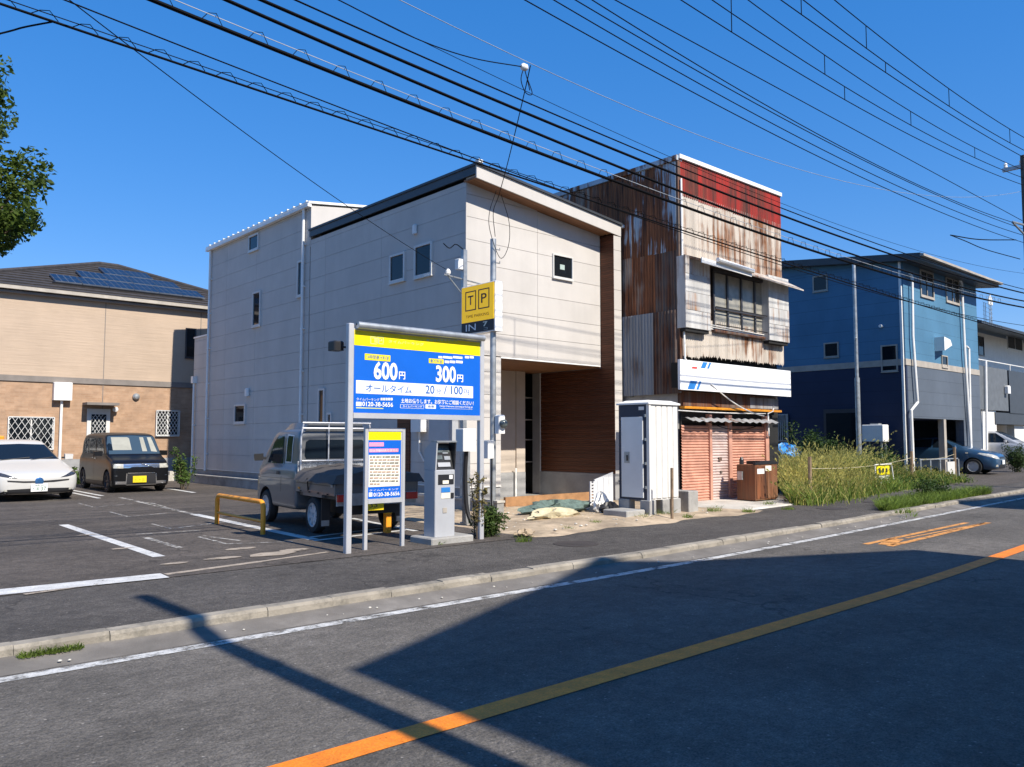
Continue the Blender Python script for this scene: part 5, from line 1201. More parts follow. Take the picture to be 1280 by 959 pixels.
def shell(stations, body_mat, parent, wheels, r, name='body', levels=2):
    mb = MB().loft([st(*s_) for s_ in stations]); me = mb.mesh('tmp')
    o = bpy.data.objects.new('tmp', me); col.objects.link(o)
    ss = o.modifiers.new('s', 'SUBSURF'); ss.levels = levels; ss.render_levels = levels
    cutters = []
    if wheels:
        cm_ = MB(); hw = max(s_[2] for s_ in stations)
        for (yw, zw) in wheels:
            for sd in (-1, 1):
                x0_, x1_ = sd*(hw-.27), sd*(hw+.12)
                cm_.lathe([(r+.05, min(x0_,x1_)), (r+.05, max(x0_,x1_))], (0, yw, zw), 'x', 28)
        cme = cm_.mesh('cut'); co_ = bpy.data.objects.new('cut', cme); col.objects.link(co_); cutters.append(co_)
        bo = o.modifiers.new('b', 'BOOLEAN'); bo.operation = 'DIFFERENCE'; bo.object = co_; bo.solver = 'EXACT'
    dg = bpy.context.evaluated_depsgraph_get(); dg.update()
    res = bpy.data.meshes.new_from_object(o.evaluated_get(dg))
    bpy.data.objects.remove(o)
    for c_ in cutters: bpy.data.objects.remove(c_)
    res.materials.clear(); res.materials.append(body_mat); res.materials.append(mat_black)
    hw = max(s_[2] for s_ in stations)
    for p_ in res.polygons:
        c_ = p_.center; idx = 0
        for (yw, zw) in wheels or []:
            dd = math.hypot(c_.y-yw, c_.z-zw)
            if dd < r+.052 and abs(c_.x) < hw-.004 and (abs(p_.normal.x) > .9 and abs(c_.x) < hw-.2 or abs(p_.normal.x) < .3 and abs(dd-(r+.05)) < .02): idx = 1
        if c_.z < min(s_[1] for s_ in stations)+.012 and p_.normal.z < -.6: idx = 1
        p_.material_index = idx
    res.shade_smooth(); res.set_sharp_from_angle(angle=R(40))
    ob = link(res, name, body_mat, parent)
    bm_ = bmesh.new(); bm_.from_mesh(res); bv = BVHTree.FromBMesh(bm_); bm_.free()
    return ob, bv
def decal(name, poly, bv, direction, mt, parent, lift=.006, cuts=3, thick=0):
    """a patch outlined in the two axes across `direction`, laid on the body shell"""
    bm_ = bmesh.new(); ax = {'f': (0, 2), 'r': (0, 2), 'l': (1, 2), 'e': (1, 2)}[direction]
    d = {'f': Vector((0,1,0)), 'r': Vector((0,-1,0)), 'l': Vector((1,0,0)), 'e': Vector((-1,0,0))}[direction]
    vs_ = []
    for p_ in poly:
        c_ = [0, 0, 0]; c_[ax[0]] = p_[0]; c_[ax[1]] = p_[1]; vs_.append(bm_.verts.new(c_))
    bm_.faces.new(vs_); bmesh.ops.triangulate(bm_, faces=bm_.faces[:])
    for _ in range(cuts): bmesh.ops.subdivide_edges(bm_, edges=bm_.edges[:], cuts=1, use_grid_fill=True)
    bad = 0
    for v_ in bm_.verts:
        org = v_.co - d*8; hit, nrm_, _, _ = bv.ray_cast(org, d)
        if hit is None:
            hit, nrm_, _, _ = bv.find_nearest(v_.co + d*.0); 
        v_.co = hit - d*lift
    bmesh.ops.recalc_face_normals(bm_, faces=bm_.faces[:])
    me = bpy.data.meshes.new(name); bm_.to_mesh(me); bm_.free()
    for v_ in me.vertices: pass
    me.shade_smooth(); return link(me, name, mt, parent)
def sym(poly): return [(-a_, b_) for a_, b_ in poly]
def wheel(parent, x, y, z, r, wd, sd, rim_mat=None, spokes=5):
    """tyre lathed round X; sd is the outward side"""
    o_ = part('wheel', MB().lathe([(r*.62,-wd/2),(r*.93,-wd/2),(r,-wd/2+.03),(r,wd/2-.03),(r*.93,wd/2),(r*.62,wd/2)], (x,y,z), 'x', 28, False), mat_rubber, parent, True)
    part('rim', MB().lathe([(.001,-.02*sd+sd*wd*.28),(r*.18,sd*wd*.34),(r*.2,sd*wd*.28),(r*.58,sd*wd*.2),(r*.60,sd*wd*.48),(r*.66,sd*wd*.515),(r*.66,sd*wd*.1)], (x,y,z), 'x', 28, False), rim_mat or mat_rim, o_, True)
    m = MB()
    for k in range(spokes):
        a_ = 2*math.pi*k/spokes+.2
        for da in (.0,):
            c_, s_ = math.cos(a_), math.sin(a_); t_ = Vector((0,-s_,c_))*.028
            p0 = Vector((x+sd*wd*.36, y+c_*r*.12, z+s_*r*.12)); p1 = Vector((x+sd*wd*.40, y+c_*r*.6, z+s_*r*.6))
            m.loft([[p0-t_, p0+t_, p0+t_-Vector((sd*.03,0,0)), p0-t_-Vector((sd*.03,0,0))], [p1-t_*1.2, p1+t_*1.2, p1+t_*1.2-Vector((sd*.03,0,0)), p1-t_*1.2-Vector((sd*.03,0,0))]])
    part('spokes', m, rim_mat or mat_rim, o_)
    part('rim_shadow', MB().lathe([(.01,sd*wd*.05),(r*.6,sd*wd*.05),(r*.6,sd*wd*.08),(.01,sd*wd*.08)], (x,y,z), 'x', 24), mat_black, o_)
def plate(parent, x, y, z, mt, tmt, face=-1, digits='', wd=.33, ht=.165):
    p_ = part('number_plate', MB().cbox(x-wd/2, x+wd/2, y-.012, y, z-ht/2, z+ht/2, .004), mt, parent)
    return p_
def mirror(parent, x, y, z, mt, sd, s_=1.0):
    mm_ = part('door_mirror', MB().loft([[(x,y-.06*s_,z-.05*s_),(x+sd*.17*s_,y-.05*s_,z-.045*s_),(x+sd*.18*s_,y-.04*s_,z+.06*s_),(x,y-.05*s_,z+.07*s_)], [(x,y+.04*s_,z-.055*s_),(x+sd*.19*s_,y+.04*s_,z-.055*s_),(x+sd*.2*s_,y+.04*s_,z+.075*s_),(x,y+.04*s_,z+.085*s_)]]), mt, parent, True)
    part('mirror_stalk', MB().box(min(x,x-sd*.06), max(x,x-sd*.06), y-.02, y+.03, z-.03, z+.01), mat_black, mm_)

def car_root(name, label, cat, loc, rz): 
    t_ = thing(name, loc, label, cat, None, rz); OFF[t_.name] = Vector((0,0,0)); return t_

# ---- white hatchback, nose to the road
fy = G(47, 623, .116)
px0 = PY(49, 606, 20.3).x
CW = car_root('hatchback_car', 'white hatchback parked nose-out before the brick wall', 'car', (px0, 20.3, .116), R(2))
S1 = [(0,.19,.58,.50,.40,.545),(.07,.15,.78,.56,.56,.60),(.30,.13,.87,.63,.66,.69),(.9,.12,.885,.74,.68,.80),(1.22,.12,.885,.80,.70,.865),(1.34,.12,.885,.82,.69,.93),(1.95,.12,.885,.86,.585,1.28),(2.1,.12,.885,.87,.575,1.33),(2.6,.12,.885,.88,.58,1.375),(3.3,.13,.885,.90,.56,1.32),(4.1,.14,.88,.92,.5,1.12),(4.48,.2,.83,.9,.45,1.0),(4.57,.3,.7,.8,.4,.88)]
wl = [(.95,.31),(3.65,.31)]
bd, bv = shell(S1, mat_car_white, CW, wl, .31)
for yw, zw in wl:
    for sd in (-1, 1): wheel(CW, sd*.785, yw, zw, .31, .19, sd)
decal('windscreen', [(-.72,.895),(-.35,.90),(0,.90),(.35,.90),(.72,.895),(.64,1.08),(.555,1.235),(0,1.255),(-.555,1.235),(-.64,1.08)], bv, 'f', mat_car_glass, CW, .006, 4)
for s_, pl_ in ((1, lambda p_: p_), (-1, sym)):
    decal('headlight', pl_([(.42,.515),(.56,.525),(.72,.56),(.81,.60),(.81,.66),(.74,.65),(.62,.605),(.50,.55)]), bv, 'f', mat_lamp_dark, CW, .007, 3)
    decal('side_intake', pl_([(.79,.29),(.82,.29),(.83,.43),(.80,.47)]), bv, 'f', mat_black, CW, .007, 2)
    decal('fog_lamp', pl_([(.60,.235),(.655,.235),(.655,.275),(.61,.275)]), bv, 'f', mat_lamp, CW, .012, 1)
    mirror(CW, s_*.90, 1.55, .93, mat_car_white, s_)
decal('grille', [(-.60,.445),(-.3,.415),(0,.41),(.3,.415),(.60,.445),(.61,.475),(.3,.45),(0,.445),(-.3,.45),(-.61,.475)], bv, 'f', mat_black, CW, .006, 3)
decal('lower_intake', [(-.70,.165),(.70,.165),(.80,.155),(.62,.275),(.2,.285),(-.2,.285),(-.62,.275),(-.80,.155)], bv, 'f', mat_black, CW, .006, 4)
decal('bumper_lip', [(-.78,.145),(.78,.145),(.72,.185),(0,.17),(-.72,.185)], bv, 'f', mat_chrome, CW, .010, 3)
part('emblem', MB().lathe([(.085,.03),(.085,-.012),(.06,-.022),(.01,-.024)], (0,-.0,.44), 'y', 20), mat('emblem_blue', (.05,.16,.36), .2, .5), CW, True)
np_ = plate(CW, 0, -.015, .30, mat_plate_w, None)
text_on('・4 37', (-.13,-.029,.235), (1,0,0), (0,0,1), .26, .085, mat_plate_green, np_)
text_on('湘南 300', (-.09,-.029,.335), (1,0,0), (0,0,1), .18, .035, mat_plate_green, np_)
for dr_, sd in (('l', 1), ('e', -1)):
    decal('side_window', [(1.55,.92),(3.5,.95),(3.2,1.12),(2.7,1.22),(2.2,1.23),(1.95,1.16)], bv, dr_, mat_car_glass, CW, .006, 3)
part('wiper', MB().tube([(-.55,1.24,.88),(.1,1.33,.94)], .012, 5).tube([(.1,1.24,.88),(.6,1.35,.94)], .012, 5), mat_black, CW)

# ---- black tall kei van, nose to the road
pv = PY(176, 600, 21.95).x
CV = car_root('black_kei_van', 'black boxy kei van with a yellow plate parked before the brick wall', 'van', (pv-.0, 21.9, .116), R(-1))
BOXY = True
S2 = [(0,.19,.62,.58,.55,.68),(.04,.15,.69,.66,.62,.77),(.18,.13,.705,.74,.64,.845),(.52,.13,.705,.83,.65,.915),(.62,.13,.705,.87,.655,.97),(1.02,.13,.705,.90,.625,1.44),(1.12,.13,.705,.90,.62,1.50),(1.5,.13,.705,.91,.625,1.55),(2.8,.13,.705,.92,.625,1.545),(3.22,.14,.705,.92,.61,1.50),(3.36,.16,.70,.90,.59,1.38),(3.395,.28,.68,.84,.55,1.2)]
wl = [(.52,.275),(2.92,.275)]
bd, bv = shell(S2, mat_car_black, CV, wl, .275)
for yw, zw in wl:
    for sd in (-1, 1): wheel(CV, sd*.615, yw, zw, .275, .165, sd, mat_sash_dark)
mat_van_glass = glass_dark('van_windscreen', (.040,.068,.10), .03, .4)
decal('windscreen', [(-.665,0.974),(0,0.979),(.665,0.974),(.625,1.250),(.575,1.445),(0,1.463),(-.575,1.445),(-.625,1.250)], bv, 'f', mat_van_glass, CV, .006, 4)
# daylight through the far windows and a head rest, painted on the screen
decal('rear_daylight_patch', [(-.52,1.078),(-.06,1.078),(-.06,1.386),(-.10,1.413),(-.50,1.413)], bv, 'f', mat('painted_daylight', (.30,.30,.26), .6), CV, .008, 2)
decal('side_daylight_patch', [(.20,1.042),(.32,1.042),(.30,1.413),(.20,1.413)], bv, 'f', MATS['painted_daylight'], CV, .008, 2); decal('side_daylight_patch', [(.42,1.042),(.57,1.024),(.50,1.413),(.40,1.413)], bv, 'f', MATS['painted_daylight'], CV, .008, 2)
decal('head_rest', [(-.63,1.069),(-.52,1.069),(-.52,1.223),(-.57,1.259),(-.63,1.223)], bv, 'f', mat_car_glass, CV, .010, 1)
for s_, pl_ in ((1, lambda p_: p_), (-1, sym)):
    decal('headlight', pl_([(.44,0.621),(.70,0.630),(.715,0.662),(.705,0.739),(.44,0.730)]), bv, 'f', mat_lamp, CV, .008, 3)
    decal('fog_bar', pl_([(.36,0.215),(.69,0.225),(.69,0.295),(.36,0.290)]), bv, 'f', mat_chrome, CV, .012, 2)
    mirror(CV, s_*.73, .92, .98, mat_car_black, s_)
    decal('side_flash', pl_([(.58,0.427),(.70,0.431),(.70,0.440),(.58,0.438)]), bv, 'f', mat_chrome, CV, .008, 1)
decal('chrome_grille', [(-.44,0.626),(-.30,0.626),(-.24,0.653),(.24,0.653),(.30,0.626),(.44,0.626),(.44,0.730),(0,0.734),(-.44,0.730)], bv, 'f', mat_chrome, CV, .009, 3)
decal('lower_grille', [(-.36,0.200),(.36,0.200),(.37,0.445),(.32,0.481),(-.32,0.481),(-.37,0.445)], bv, 'f', mat_black, CV, .007, 3)
for a_ in ([(-.36,.19),(.36,.19),(.36,.21),(-.36,.21)], [(-.33,.49),(.33,.49),(.33,.505),(-.33,.505)], [(-.38,.21),(-.36,.21),(-.345,.49),(-.365,.49)], [(.36,.21),(.38,.21),(.365,.49),(.345,.49)]): decal('grille_surround', a_, bv, 'f', mat_chrome, CV, .011, 2)
np_ = plate(CV, -.05, -.02, .34, mat_plate_y, None)
text_on('・・31', (-.16,-.034,.285), (1,0,0), (0,0,1), .24, .08, mat('plate_brown', (.35,.24,.0), .6), np_)
for dr_ in ('l', 'e'):
    decal('side_window', [(.98,0.961),(1.75,0.970),(1.75,1.386),(1.28,1.386),(1.12,1.223)], bv, dr_, mat_car_glass, CV, .006, 3)
    decal('side_window', [(1.82,0.970),(2.55,0.979),(2.55,1.386),(1.82,1.386)], bv, dr_, mat_car_glass, CV, .006, 3)
    decal('side_window', [(2.62,0.979),(3.18,0.988),(3.08,1.350),(2.62,1.386)], bv, dr_, mat_car_glass, CV, .006, 3)
    for a_ in (1.78, 2.58): decal('door_seam', [(a_,.30),(a_+.012,.30),(a_+.012,1.0),(a_,1.0)], bv, dr_, mat_black, CV, .003, 2)
    decal('side_skirt', [(.86,0.170),(2.58,0.170),(2.58,0.270),(.86,0.270)], bv, dr_, mat_black, CV, .012, 2)
    decal('door_handle', [(1.60,0.843),(1.74,0.843),(1.74,0.870),(1.60,0.870)], bv, dr_, mat_chrome, CV, .014, 1); decal('door_handle', [(1.9,0.852),(2.04,0.852),(2.04,0.879),(1.9,0.879)], bv, dr_, mat_chrome, CV, .014, 1)
part('wiper', MB().tube([(-.5,.65,.95),(-.02,.70,1.02)], .010, 5).tube([(.02,.65,.95),(.5,.72,1.02)], .010, 5), mat_black, CV)

# ---- blue sedan nosing out of the garage
wc = G(1215.5, 583.5, .116+.29)
CB = car_root('blue_sedan', 'dark blue sedan nosing out of the garage under the blue house', 'car', (wc.x+.78, wc.y-.82, .116), R(4))
BOXY = False
S3 = [(0,.24,.55,.58,.40,.66),(.09,.19,.74,.66,.55,.76),(.30,.16,.83,.76,.63,.86),(.9,.15,.845,.87,.66,.98),(1.12,.15,.845,.93,.68,1.05),(1.95,.15,.845,.95,.56,1.42),(2.4,.15,.845,.96,.57,1.47),(3.1,.15,.845,.97,.55,1.42),(3.7,.16,.84,1.0,.56,1.12),(4.2,.2,.8,.98,.5,1.05),(4.3,.3,.7,.9,.45,.98)]
wl = [(.82,.30),(3.35,.30)]
bd, bv = shell(S3, mat_car_blue, CB, wl, .30)
for yw, zw in wl:
    for sd in (-1, 1): wheel(CB, sd*.75, yw, zw, .30, .18, sd, None, 6)
decal('windscreen', [(-.68,1.07),(0,1.08),(.68,1.07),(.53,1.38),(0,1.41),(-.53,1.38)], bv, 'f', mat_car_glass, CB, .006, 4)
for s_, pl_ in ((1, lambda p_: p_), (-1, sym)):
    decal('headlight', pl_([(.42,.60),(.66,.60),(.79,.68),(.81,.78),(.70,.80),(.52,.70)]), bv, 'f', mat_lamp, CB, .008, 3)
    decal('fog_lamp', pl_([(.55,.30),(.68,.31),(.66,.38),(.57,.38)]), bv, 'f', mat_lamp, CB, .010, 1)
    mirror(CB, s_*.86, 1.42, 1.03, mat_car_blue, s_)
decal('grille', [(-.30,.60),(.30,.60),(.34,.68),(-.34,.68)], bv, 'f', mat_black, CB, .007, 2); decal('lower_intake', [(-.45,.24),(.45,.24),(.40,.38),(-.40,.38)], bv, 'f', mat_black, CB, .007, 2)
np_ = plate(CB, 0, -.02, .47, mat_plate_w, None)
for dr_ in ('l', 'e'):
    decal('headlight_side', [(.13,.66),(.45,.72),(.66,.80),(.58,.83),(.30,.79),(.12,.73)], bv, dr_, mat_lamp, CB, .008, 3)
    decal('side_window', [(1.42,1.0),(2.25,1.02),(2.25,1.35),(2.02,1.35),(1.75,1.22)], bv, dr_, mat_car_glass, CB, .006, 3); decal('side_window', [(2.32,1.02),(3.3,1.04),(3.0,1.30),(2.32,1.36)], bv, dr_, mat_car_glass, CB, .006, 3)
    decal('door_seam', [(1.28,.28),(1.295,.28),(1.30,.98),(1.285,.98)], bv, dr_, mat_black, CB, .003, 2); decal('side_marker', [(.98,.80),(1.08,.80),(1.08,.84),(.98,.84)], bv, dr_, mat_lamp, CB, .008, 1)

# ---- pearl minivan beside it
mq = PY(1264, 590, 14.2)
CG = car_root('pearl_minivan', 'silver white minivan under the grey balcony of the white house', 'van', (mq.x+1.6, 13.4, .116), R(3))
S4 = [(0,.25,.62,.70,.55,.86),(.06,.2,.74,.80,.63,.96),(.25,.18,.83,.90,.70,1.08),(.75,.17,.845,1.0,.72,1.2),(.9,.17,.845,1.06,.74,1.3),(1.7,.17,.845,1.1,.66,1.78),(2.2,.17,.845,1.1,.67,1.85),(3.8,.17,.845,1.1,.67,1.83),(4.4,.2,.84,1.1,.62,1.7),(4.6,.3,.8,1.0,.58,1.4)]
wl = [(.85,.31),(3.6,.31)]
bd, bv = shell(S4, mat_car_grey, CG, wl, .31)
for yw, zw in wl:
    for sd in (-1, 1): wheel(CG, sd*.75, yw, zw, .31, .18, sd)
decal('windscreen', [(-.72,1.3),(0,1.31),(.72,1.3),(.62,1.74),(0,1.77),(-.62,1.74)], bv, 'f', mat_car_glass, CG, .006, 4)
for s_, pl_ in ((1, lambda p_: p_), (-1, sym)):
    decal('headlight', pl_([(.45,.76),(.74,.76),(.78,.92),(.46,.86)]), bv, 'f', mat_lamp, CG, .008, 3); mirror(CG, s_*.86, 1.25, 1.22, mat_car_grey, s_)
for dr_ in ('l', 'e'):
    decal('side_window', [(1.1,1.16),(2.1,1.16),(2.1,1.66),(1.75,1.66)], bv, dr_, mat_car_glass, CG, .006, 3); decal('side_window', [(2.18,1.16),(3.9,1.16),(3.9,1.66),(2.18,1.66)], bv, dr_, mat_car_glass, CG, .006, 3)

# ---- silver kei truck, tail to the road
rw, fw_ = G(392.3,643.6,.116+.265), G(333.3,631.9,.116+.265)
ang = math.atan2(fw_.x-rw.x, fw_.y-rw.y)
WB = 2.02; FWY, RWY = .58, .58+WB
rz_t = math.pi-ang
TK = car_root('kei_truck', 'silver kei pickup truck with a grey cargo cover parked tail-out', 'truck', (0,0,.116), rz_t)
# place so that the visible rear wheel lands where the photo shows it (local x = +0.66 is the side seen)
rot = Matrix.Rotation(rz_t, 2)
loc2 = Vector((rw.x, rw.y)) - rot @ Vector((.70*.9, RWY))
TK.location = (loc2.x, loc2.y, .116); TK.scale = (.9, 1, 1)
BOXY = True
S5 = [(0,.34,.62,.66,.58,.80),(.05,.28,.71,.74,.66,.90),(.26,.27,.735,.82,.67,1.04),(.42,.27,.735,.88,.665,1.20),(.72,.27,.735,.91,.64,1.49),(.85,.27,.735,.92,.64,1.535),(1.3,.27,.735,.92,.645,1.55),(1.80,.27,.735,.92,.645,1.545),(1.89,.28,.73,.91,.64,1.53),(1.905,.34,.70,.86,.60,1.45)]
bd, bv = shell(S5, mat_car_silver, TK, [(FWY,.265)], .275, 'cab')
for sd in (-1, 1):
    wheel(TK, sd*.655, FWY, .265, .265, .15, sd, mat_rim, 8); wheel(TK, sd*.655, RWY, .265, .265, .15, sd, mat_rim, 8)
decal('windscreen', [(-.62,0.998),(.62,0.998),(.56,1.433),(-.56,1.433)], bv, 'f', mat_car_glass, TK, .006, 4)
for dr_ in ('l', 'e'):
    decal('door_window', [(.52,0.981),(1.22,0.981),(1.22,1.416),(.98,1.433),(.80,1.329)], bv, dr_, mat_car_glass, TK, .008, 3)
    decal('window_edge', [(1.34,0.998),(1.62,0.998),(1.66,1.433),(1.38,1.451)], bv, dr_, mat_trim_white, TK, .005, 3)
    decal('quarter_window', [(1.37,1.016),(1.60,1.016),(1.63,1.416),(1.41,1.424)], bv, dr_, mat_car_glass, TK, .009, 3)
    decal('door_seam', [(1.28,0.537),(1.293,0.537),(1.30,1.451),(1.287,1.451)], bv, dr_, mat_black, TK, .003, 2); decal('door_handle', [(1.08,0.807),(1.2,0.807),(1.2,0.859),(1.08,0.859)], bv, dr_, mat_black, TK, .014, 1)
    decal('side_crease', [(.35,0.737),(1.85,0.755),(1.85,0.760),(.35,0.743)], bv, dr_, mat_black, TK, .003, 2)
decal('rear_window', [(-.54,1.068),(.54,1.068),(.57,1.120),(.55,1.329),(.49,1.363),(-.49,1.363),(-.55,1.329),(-.57,1.120)], bv, 'r', mat_car_glass, TK, .008, 3)
for sd in (-1, 1): mirror(TK, sd*.77, .50, 1.06, mat_black, sd, .85)
part('high_roof', MB().loft([[(-.5,.75,1.468),(.5,.75,1.468),(.5,.75,1.477),(-.5,.75,1.477)], [(-.56,1.15,1.503),(.56,1.15,1.503),(.5,1.15,1.625),(-.5,1.15,1.625)], [(-.57,1.85,1.503),(.57,1.85,1.503),(.52,1.85,1.642),(-.52,1.85,1.642)], [(-.55,1.9,1.503),(.55,1.9,1.503),(.5,1.9,1.607),(-.5,1.9,1.607)]]), mat_car_silver, TK, True)
# chassis and bed
part('chassis', MB().box(-.42,.42,.9,3.3,.30,.52).box(-.68,.68,2.0,3.36,.525,.60), mat_black, TK)
BY0, BY1 = 1.93, 3.40
for sd in (-1, 1):
    g_ = part('bed_side', MB().cbox(sd*.70, sd*.735, BY0, BY1, .58, .83, .008), mat_car_silver, TK)
    part('gate_seam', MB().box(sd*.7352, sd*.738, 2.42, 2.435, .60, .82).box(sd*.7352, sd*.738, BY0, BY1-.05, .71, .718), mat_black, g_)
    part('mudguard', MB().box(sd*.58, sd*.73, RWY+.33, RWY+.345, .12, .52), mat_black, TK); part('fender', MB().lathe([(.33,0),(.345,0),(.345,.01)], (0,0,0), 'x', 4) if False else MB().box(sd*.57, sd*.735, RWY-.36, RWY+.36, .535, .598), mat_car_silver, TK)
    part('mud_flap_plate', MB().box(sd*.60, sd*.73, RWY+.346, RWY+.352, .13, .21), mat_steel, TK)
    tl = part('tail_light', MB().cbox(sd*.50, sd*.70, BY1+.002, BY1+.05, .50, .60, .008), mat_tail, TK)
for sd in (-1, 1):
    for k in range(4): part('rope_hook', MB().box(sd*.736, sd*.752, BY0+.2+k*.34, BY0+.24+k*.34, .585, .605), mat_black, TK)
    part('gate_latch', MB().cbox(sd*.737, sd*.752, BY1-.1, BY1-.04, .70, .80, .004), mat_steel, TK)
    part('side_marker', MB().box(sd*.7365, sd*.745, 2.05, 2.12, .62, .65), mat_railing, TK)
part('tailgate', MB().cbox(-.70,.70, BY1-.035, BY1, .585, .83, .008), mat_car_silver, TK)
part('rear_bumper', MB().cbox(-.70,.70, BY1-.02, BY1+.001, .44, .615, .008), mat_steel, TK)
np_ = part('number_plate', MB().box(-.1,.23, BY1+.004, BY1+.016, .36, .525), mat_plate_y, TK)
text_on('35', (.15,BY1+.018,.40), (-1,0,0), (0,0,1), .14, .08, mat_text_dark, np_)
# headboard, guard frame
part('checker_plate', MB().box(-.70,.70, 1.915, 1.93, 0.84, 1.035), mat('checker_plate', (.55,.55,.55), .35, .6, var=.5, scale=38), TK)
gf = MB()
for xx in (-.66,.66): gf.tube([(xx,1.96,0.842),(xx,1.96,1.407),(xx*.93,1.95,1.625)], .015, 8)
for xx in (-.26,.16): gf.tube([(xx,1.96,1.016),(xx,1.96,1.625)], .012, 8)
for zz in (1.625, 1.54, 1.035): gf.tube([(-.64,1.96,zz),(.64,1.96,zz)], .014, 8)
part('guard_frame', gf, mat_alu, TK, True)
# cargo cover: a slack sheet ridged in the middle, hanging over the bed sides
rows = []
for j in range(9):
    v_ = j/8; y_ = BY0+.05+(BY1-BY0)*v_; row = []
    for i in range(17):
        u_ = -1+2*i/16; xx = u_*.82
        zc = .985-.06*v_; z_ = zc-(.11-.03*v_)*abs(u_)**1.6 + .012*math.sin(i*1.9+j*2.3)
        if abs(u_) > .93: z_ = .75+.015*math.sin(j*2.1); xx = u_*.80
        elif abs(u_) > .86: z_ = .87
        row.append((xx, y_, z_))
    rows.append(row)
rows.append([(x_, y_+.03, .75) for x_, y_, z_ in rows[-1]])
cv = part('cargo_cover', MB().loft(rows, False, False), mat_cover, TK, True)
part('cover_strap', MB().tube([(-.76,2.9,.82),(-.74,2.95,.45)], .012, 5).tube([(.78,2.5,.80),(.74,2.45,.62)], .012, 5), mat_black, cv)
# ================================================================ PLANTS
def np_mesh(name, V, Fc, mt, parent=None, **kw):
    me = bpy.data.meshes.new(name)
    if parent is not None: V = V-np.array(OFF[parent.name])[None]
    me.from_pydata(V.tolist(), [], Fc.tolist() if isinstance(Fc, np.ndarray) else Fc); me.update()
    return link(me, name, mt, parent, **kw)
def blades(n, sampler, h0, h1, w_, lean, seed=0, head=0.0):
    """curved tapering grass blades; head adds a nodding seed head of small faces"""
    rg = np.random.default_rng(seed); V = []; Fc = []
    P_ = sampler(rg, n)
    for i in range(len(P_)):
        x, y, z, s = P_[i]; h = (h0+(h1-h0)*rg.random()**1.3)*s; a = rg.random()*6.283; ln = lean*(.3+rg.random())*h
        dx, dy = math.cos(a)*ln, math.sin(a)*ln; b = rg.random()*6.283; wx, wy = math.cos(b)*w_*.5, math.sin(b)*w_*.5
        o = len(V)
        for k, (t, q) in enumerate(((0,1.0),(.4,.9),(.75,.6))):
            px, py, pz = x+dx*t*t, y+dy*t*t, z+h*(t-.18*t*t*lean)
            V.append((px-wx*q, py-wy*q, pz)); V.append((px+wx*q, py+wy*q, pz))
        V.append((x+dx, y+dy, z+h*(1-.18*lean)))
        Fc += [(o,o+1,o+3,o+2),(o+2,o+3,o+5,o+4),(o+4,o+5,o+6)]
        if head and rg.random() < head:
            tx_, ty_, tz = x+dx, y+dy, z+h*(1-.18*lean)
            for k in range(7):
                t = k/7; hx, hy, hz_ = tx_+dx*.12*t, ty_+dy*.12*t, tz-.02+h*.11*(t-.6*t*t); rr = .014*(1-.5*t)
                aa = rg.random()*6.283; o = len(V)
                V += [(hx-rr*math.cos(aa),hy-rr*math.sin(aa),hz_),(hx+rr*math.cos(aa),hy+rr*math.sin(aa),hz_+.01),(hx+rr*.3,hy-rr*.3,hz_+.05)]; Fc.append((o,o+1,o+2))
    return np.array(V), Fc
def leaves(n, centers, size, seed=0, droop=.3, aspect=.5):
    """n leaf faces scattered about the centres (x, y, z, radius)"""
    rg = np.random.default_rng(seed); c_ = np.array(centers); idx = rg.integers(0, len(c_), n)
    d = rg.normal(size=(n,3)); d /= np.linalg.norm(d, axis=1)[:,None]; rad = rg.random(n)**.45
    P_ = c_[idx,:3]+d*(rad*c_[idx,3])[:,None]
    a = rg.normal(size=(n,3)); a[:,2] = a[:,2]*.6-droop; a /= np.linalg.norm(a, axis=1)[:,None]
    nn_ = rg.normal(size=(n,3)); nn_[:,2] += .8; b = np.cross(a, nn_); b /= np.maximum(np.linalg.norm(b, axis=1)[:,None], 1e-6)
    s = (size*(.6+.8*rg.random(n)))[:,None]
    nrm_ = np.cross(a, b)
    V = np.stack([P_-a*s*.5, P_+b*s*aspect*.5+nrm_*s*.06, P_+a*s*.5, P_-b*s*aspect*.5+nrm_*s*.06], 1).reshape(-1,3)
    F_ = np.arange(n*4).reshape(-1,4); return V, F_
mat_straw = foliage('dry_grass', (.50,.47,.165), .4, .45, .9); mat_grass = foliage('green_grass', (.16,.235,.045), .4, .45, 1.2)
mat_leaf_d = foliage('dark_leaf', (.040,.075,.018), .4, .3); mat_leaf = foliage('mid_leaf', (.085,.14,.035), .4, .35); mat_bark = mat('bark', (.10,.075,.05), .9, bmp=.5)
mat_leaf_tree = foliage('tree_leaf', (.075,.12,.022), .45, .4, 1.6)
# weed plot between the shop and the blue house
def front_edge(x): return float(np.interp(x, [15.5,15.8,18.67,22.5,27.5,30], [8.7,8.65,9.0,9.5,9.9,10.2]))
def patchy(x, y): return .5+.25*math.sin(x*1.9+y*1.1+.6)+.2*math.sin(x*.8-y*2.3+1.7)+.15*math.sin(x*4.1+y*3.3)
def weed(rg, n, straw=None):
    out = []
    while len(out) < n:
        xi = 15.7+rg.random()*13.0; f_ = front_edge(xi); dpt = rg.random()**1.3*4.3; y = f_+dpt+rg.normal()*.22
        if xi < 15.6+(y-8.75)*1.62 or y > 13.6: continue
        q = patchy(xi, y)
        if straw is not None:
            pr = min(1, max(.02, q*.85))*(1.0 if xi < 21 else .30)*(.35+.65*min(1, dpt/1.0))
            if not straw: pr = 1.15-pr
            if rg.random() > pr: continue
        s = (.42+.5*min(1, dpt/1.2))*(.62+.62*q)*(.8+.4*rg.random())
        if xi > 23: s *= max(.5, 1-(xi-23)*.11)
        out.append((xi, y, .1, s))
    return out
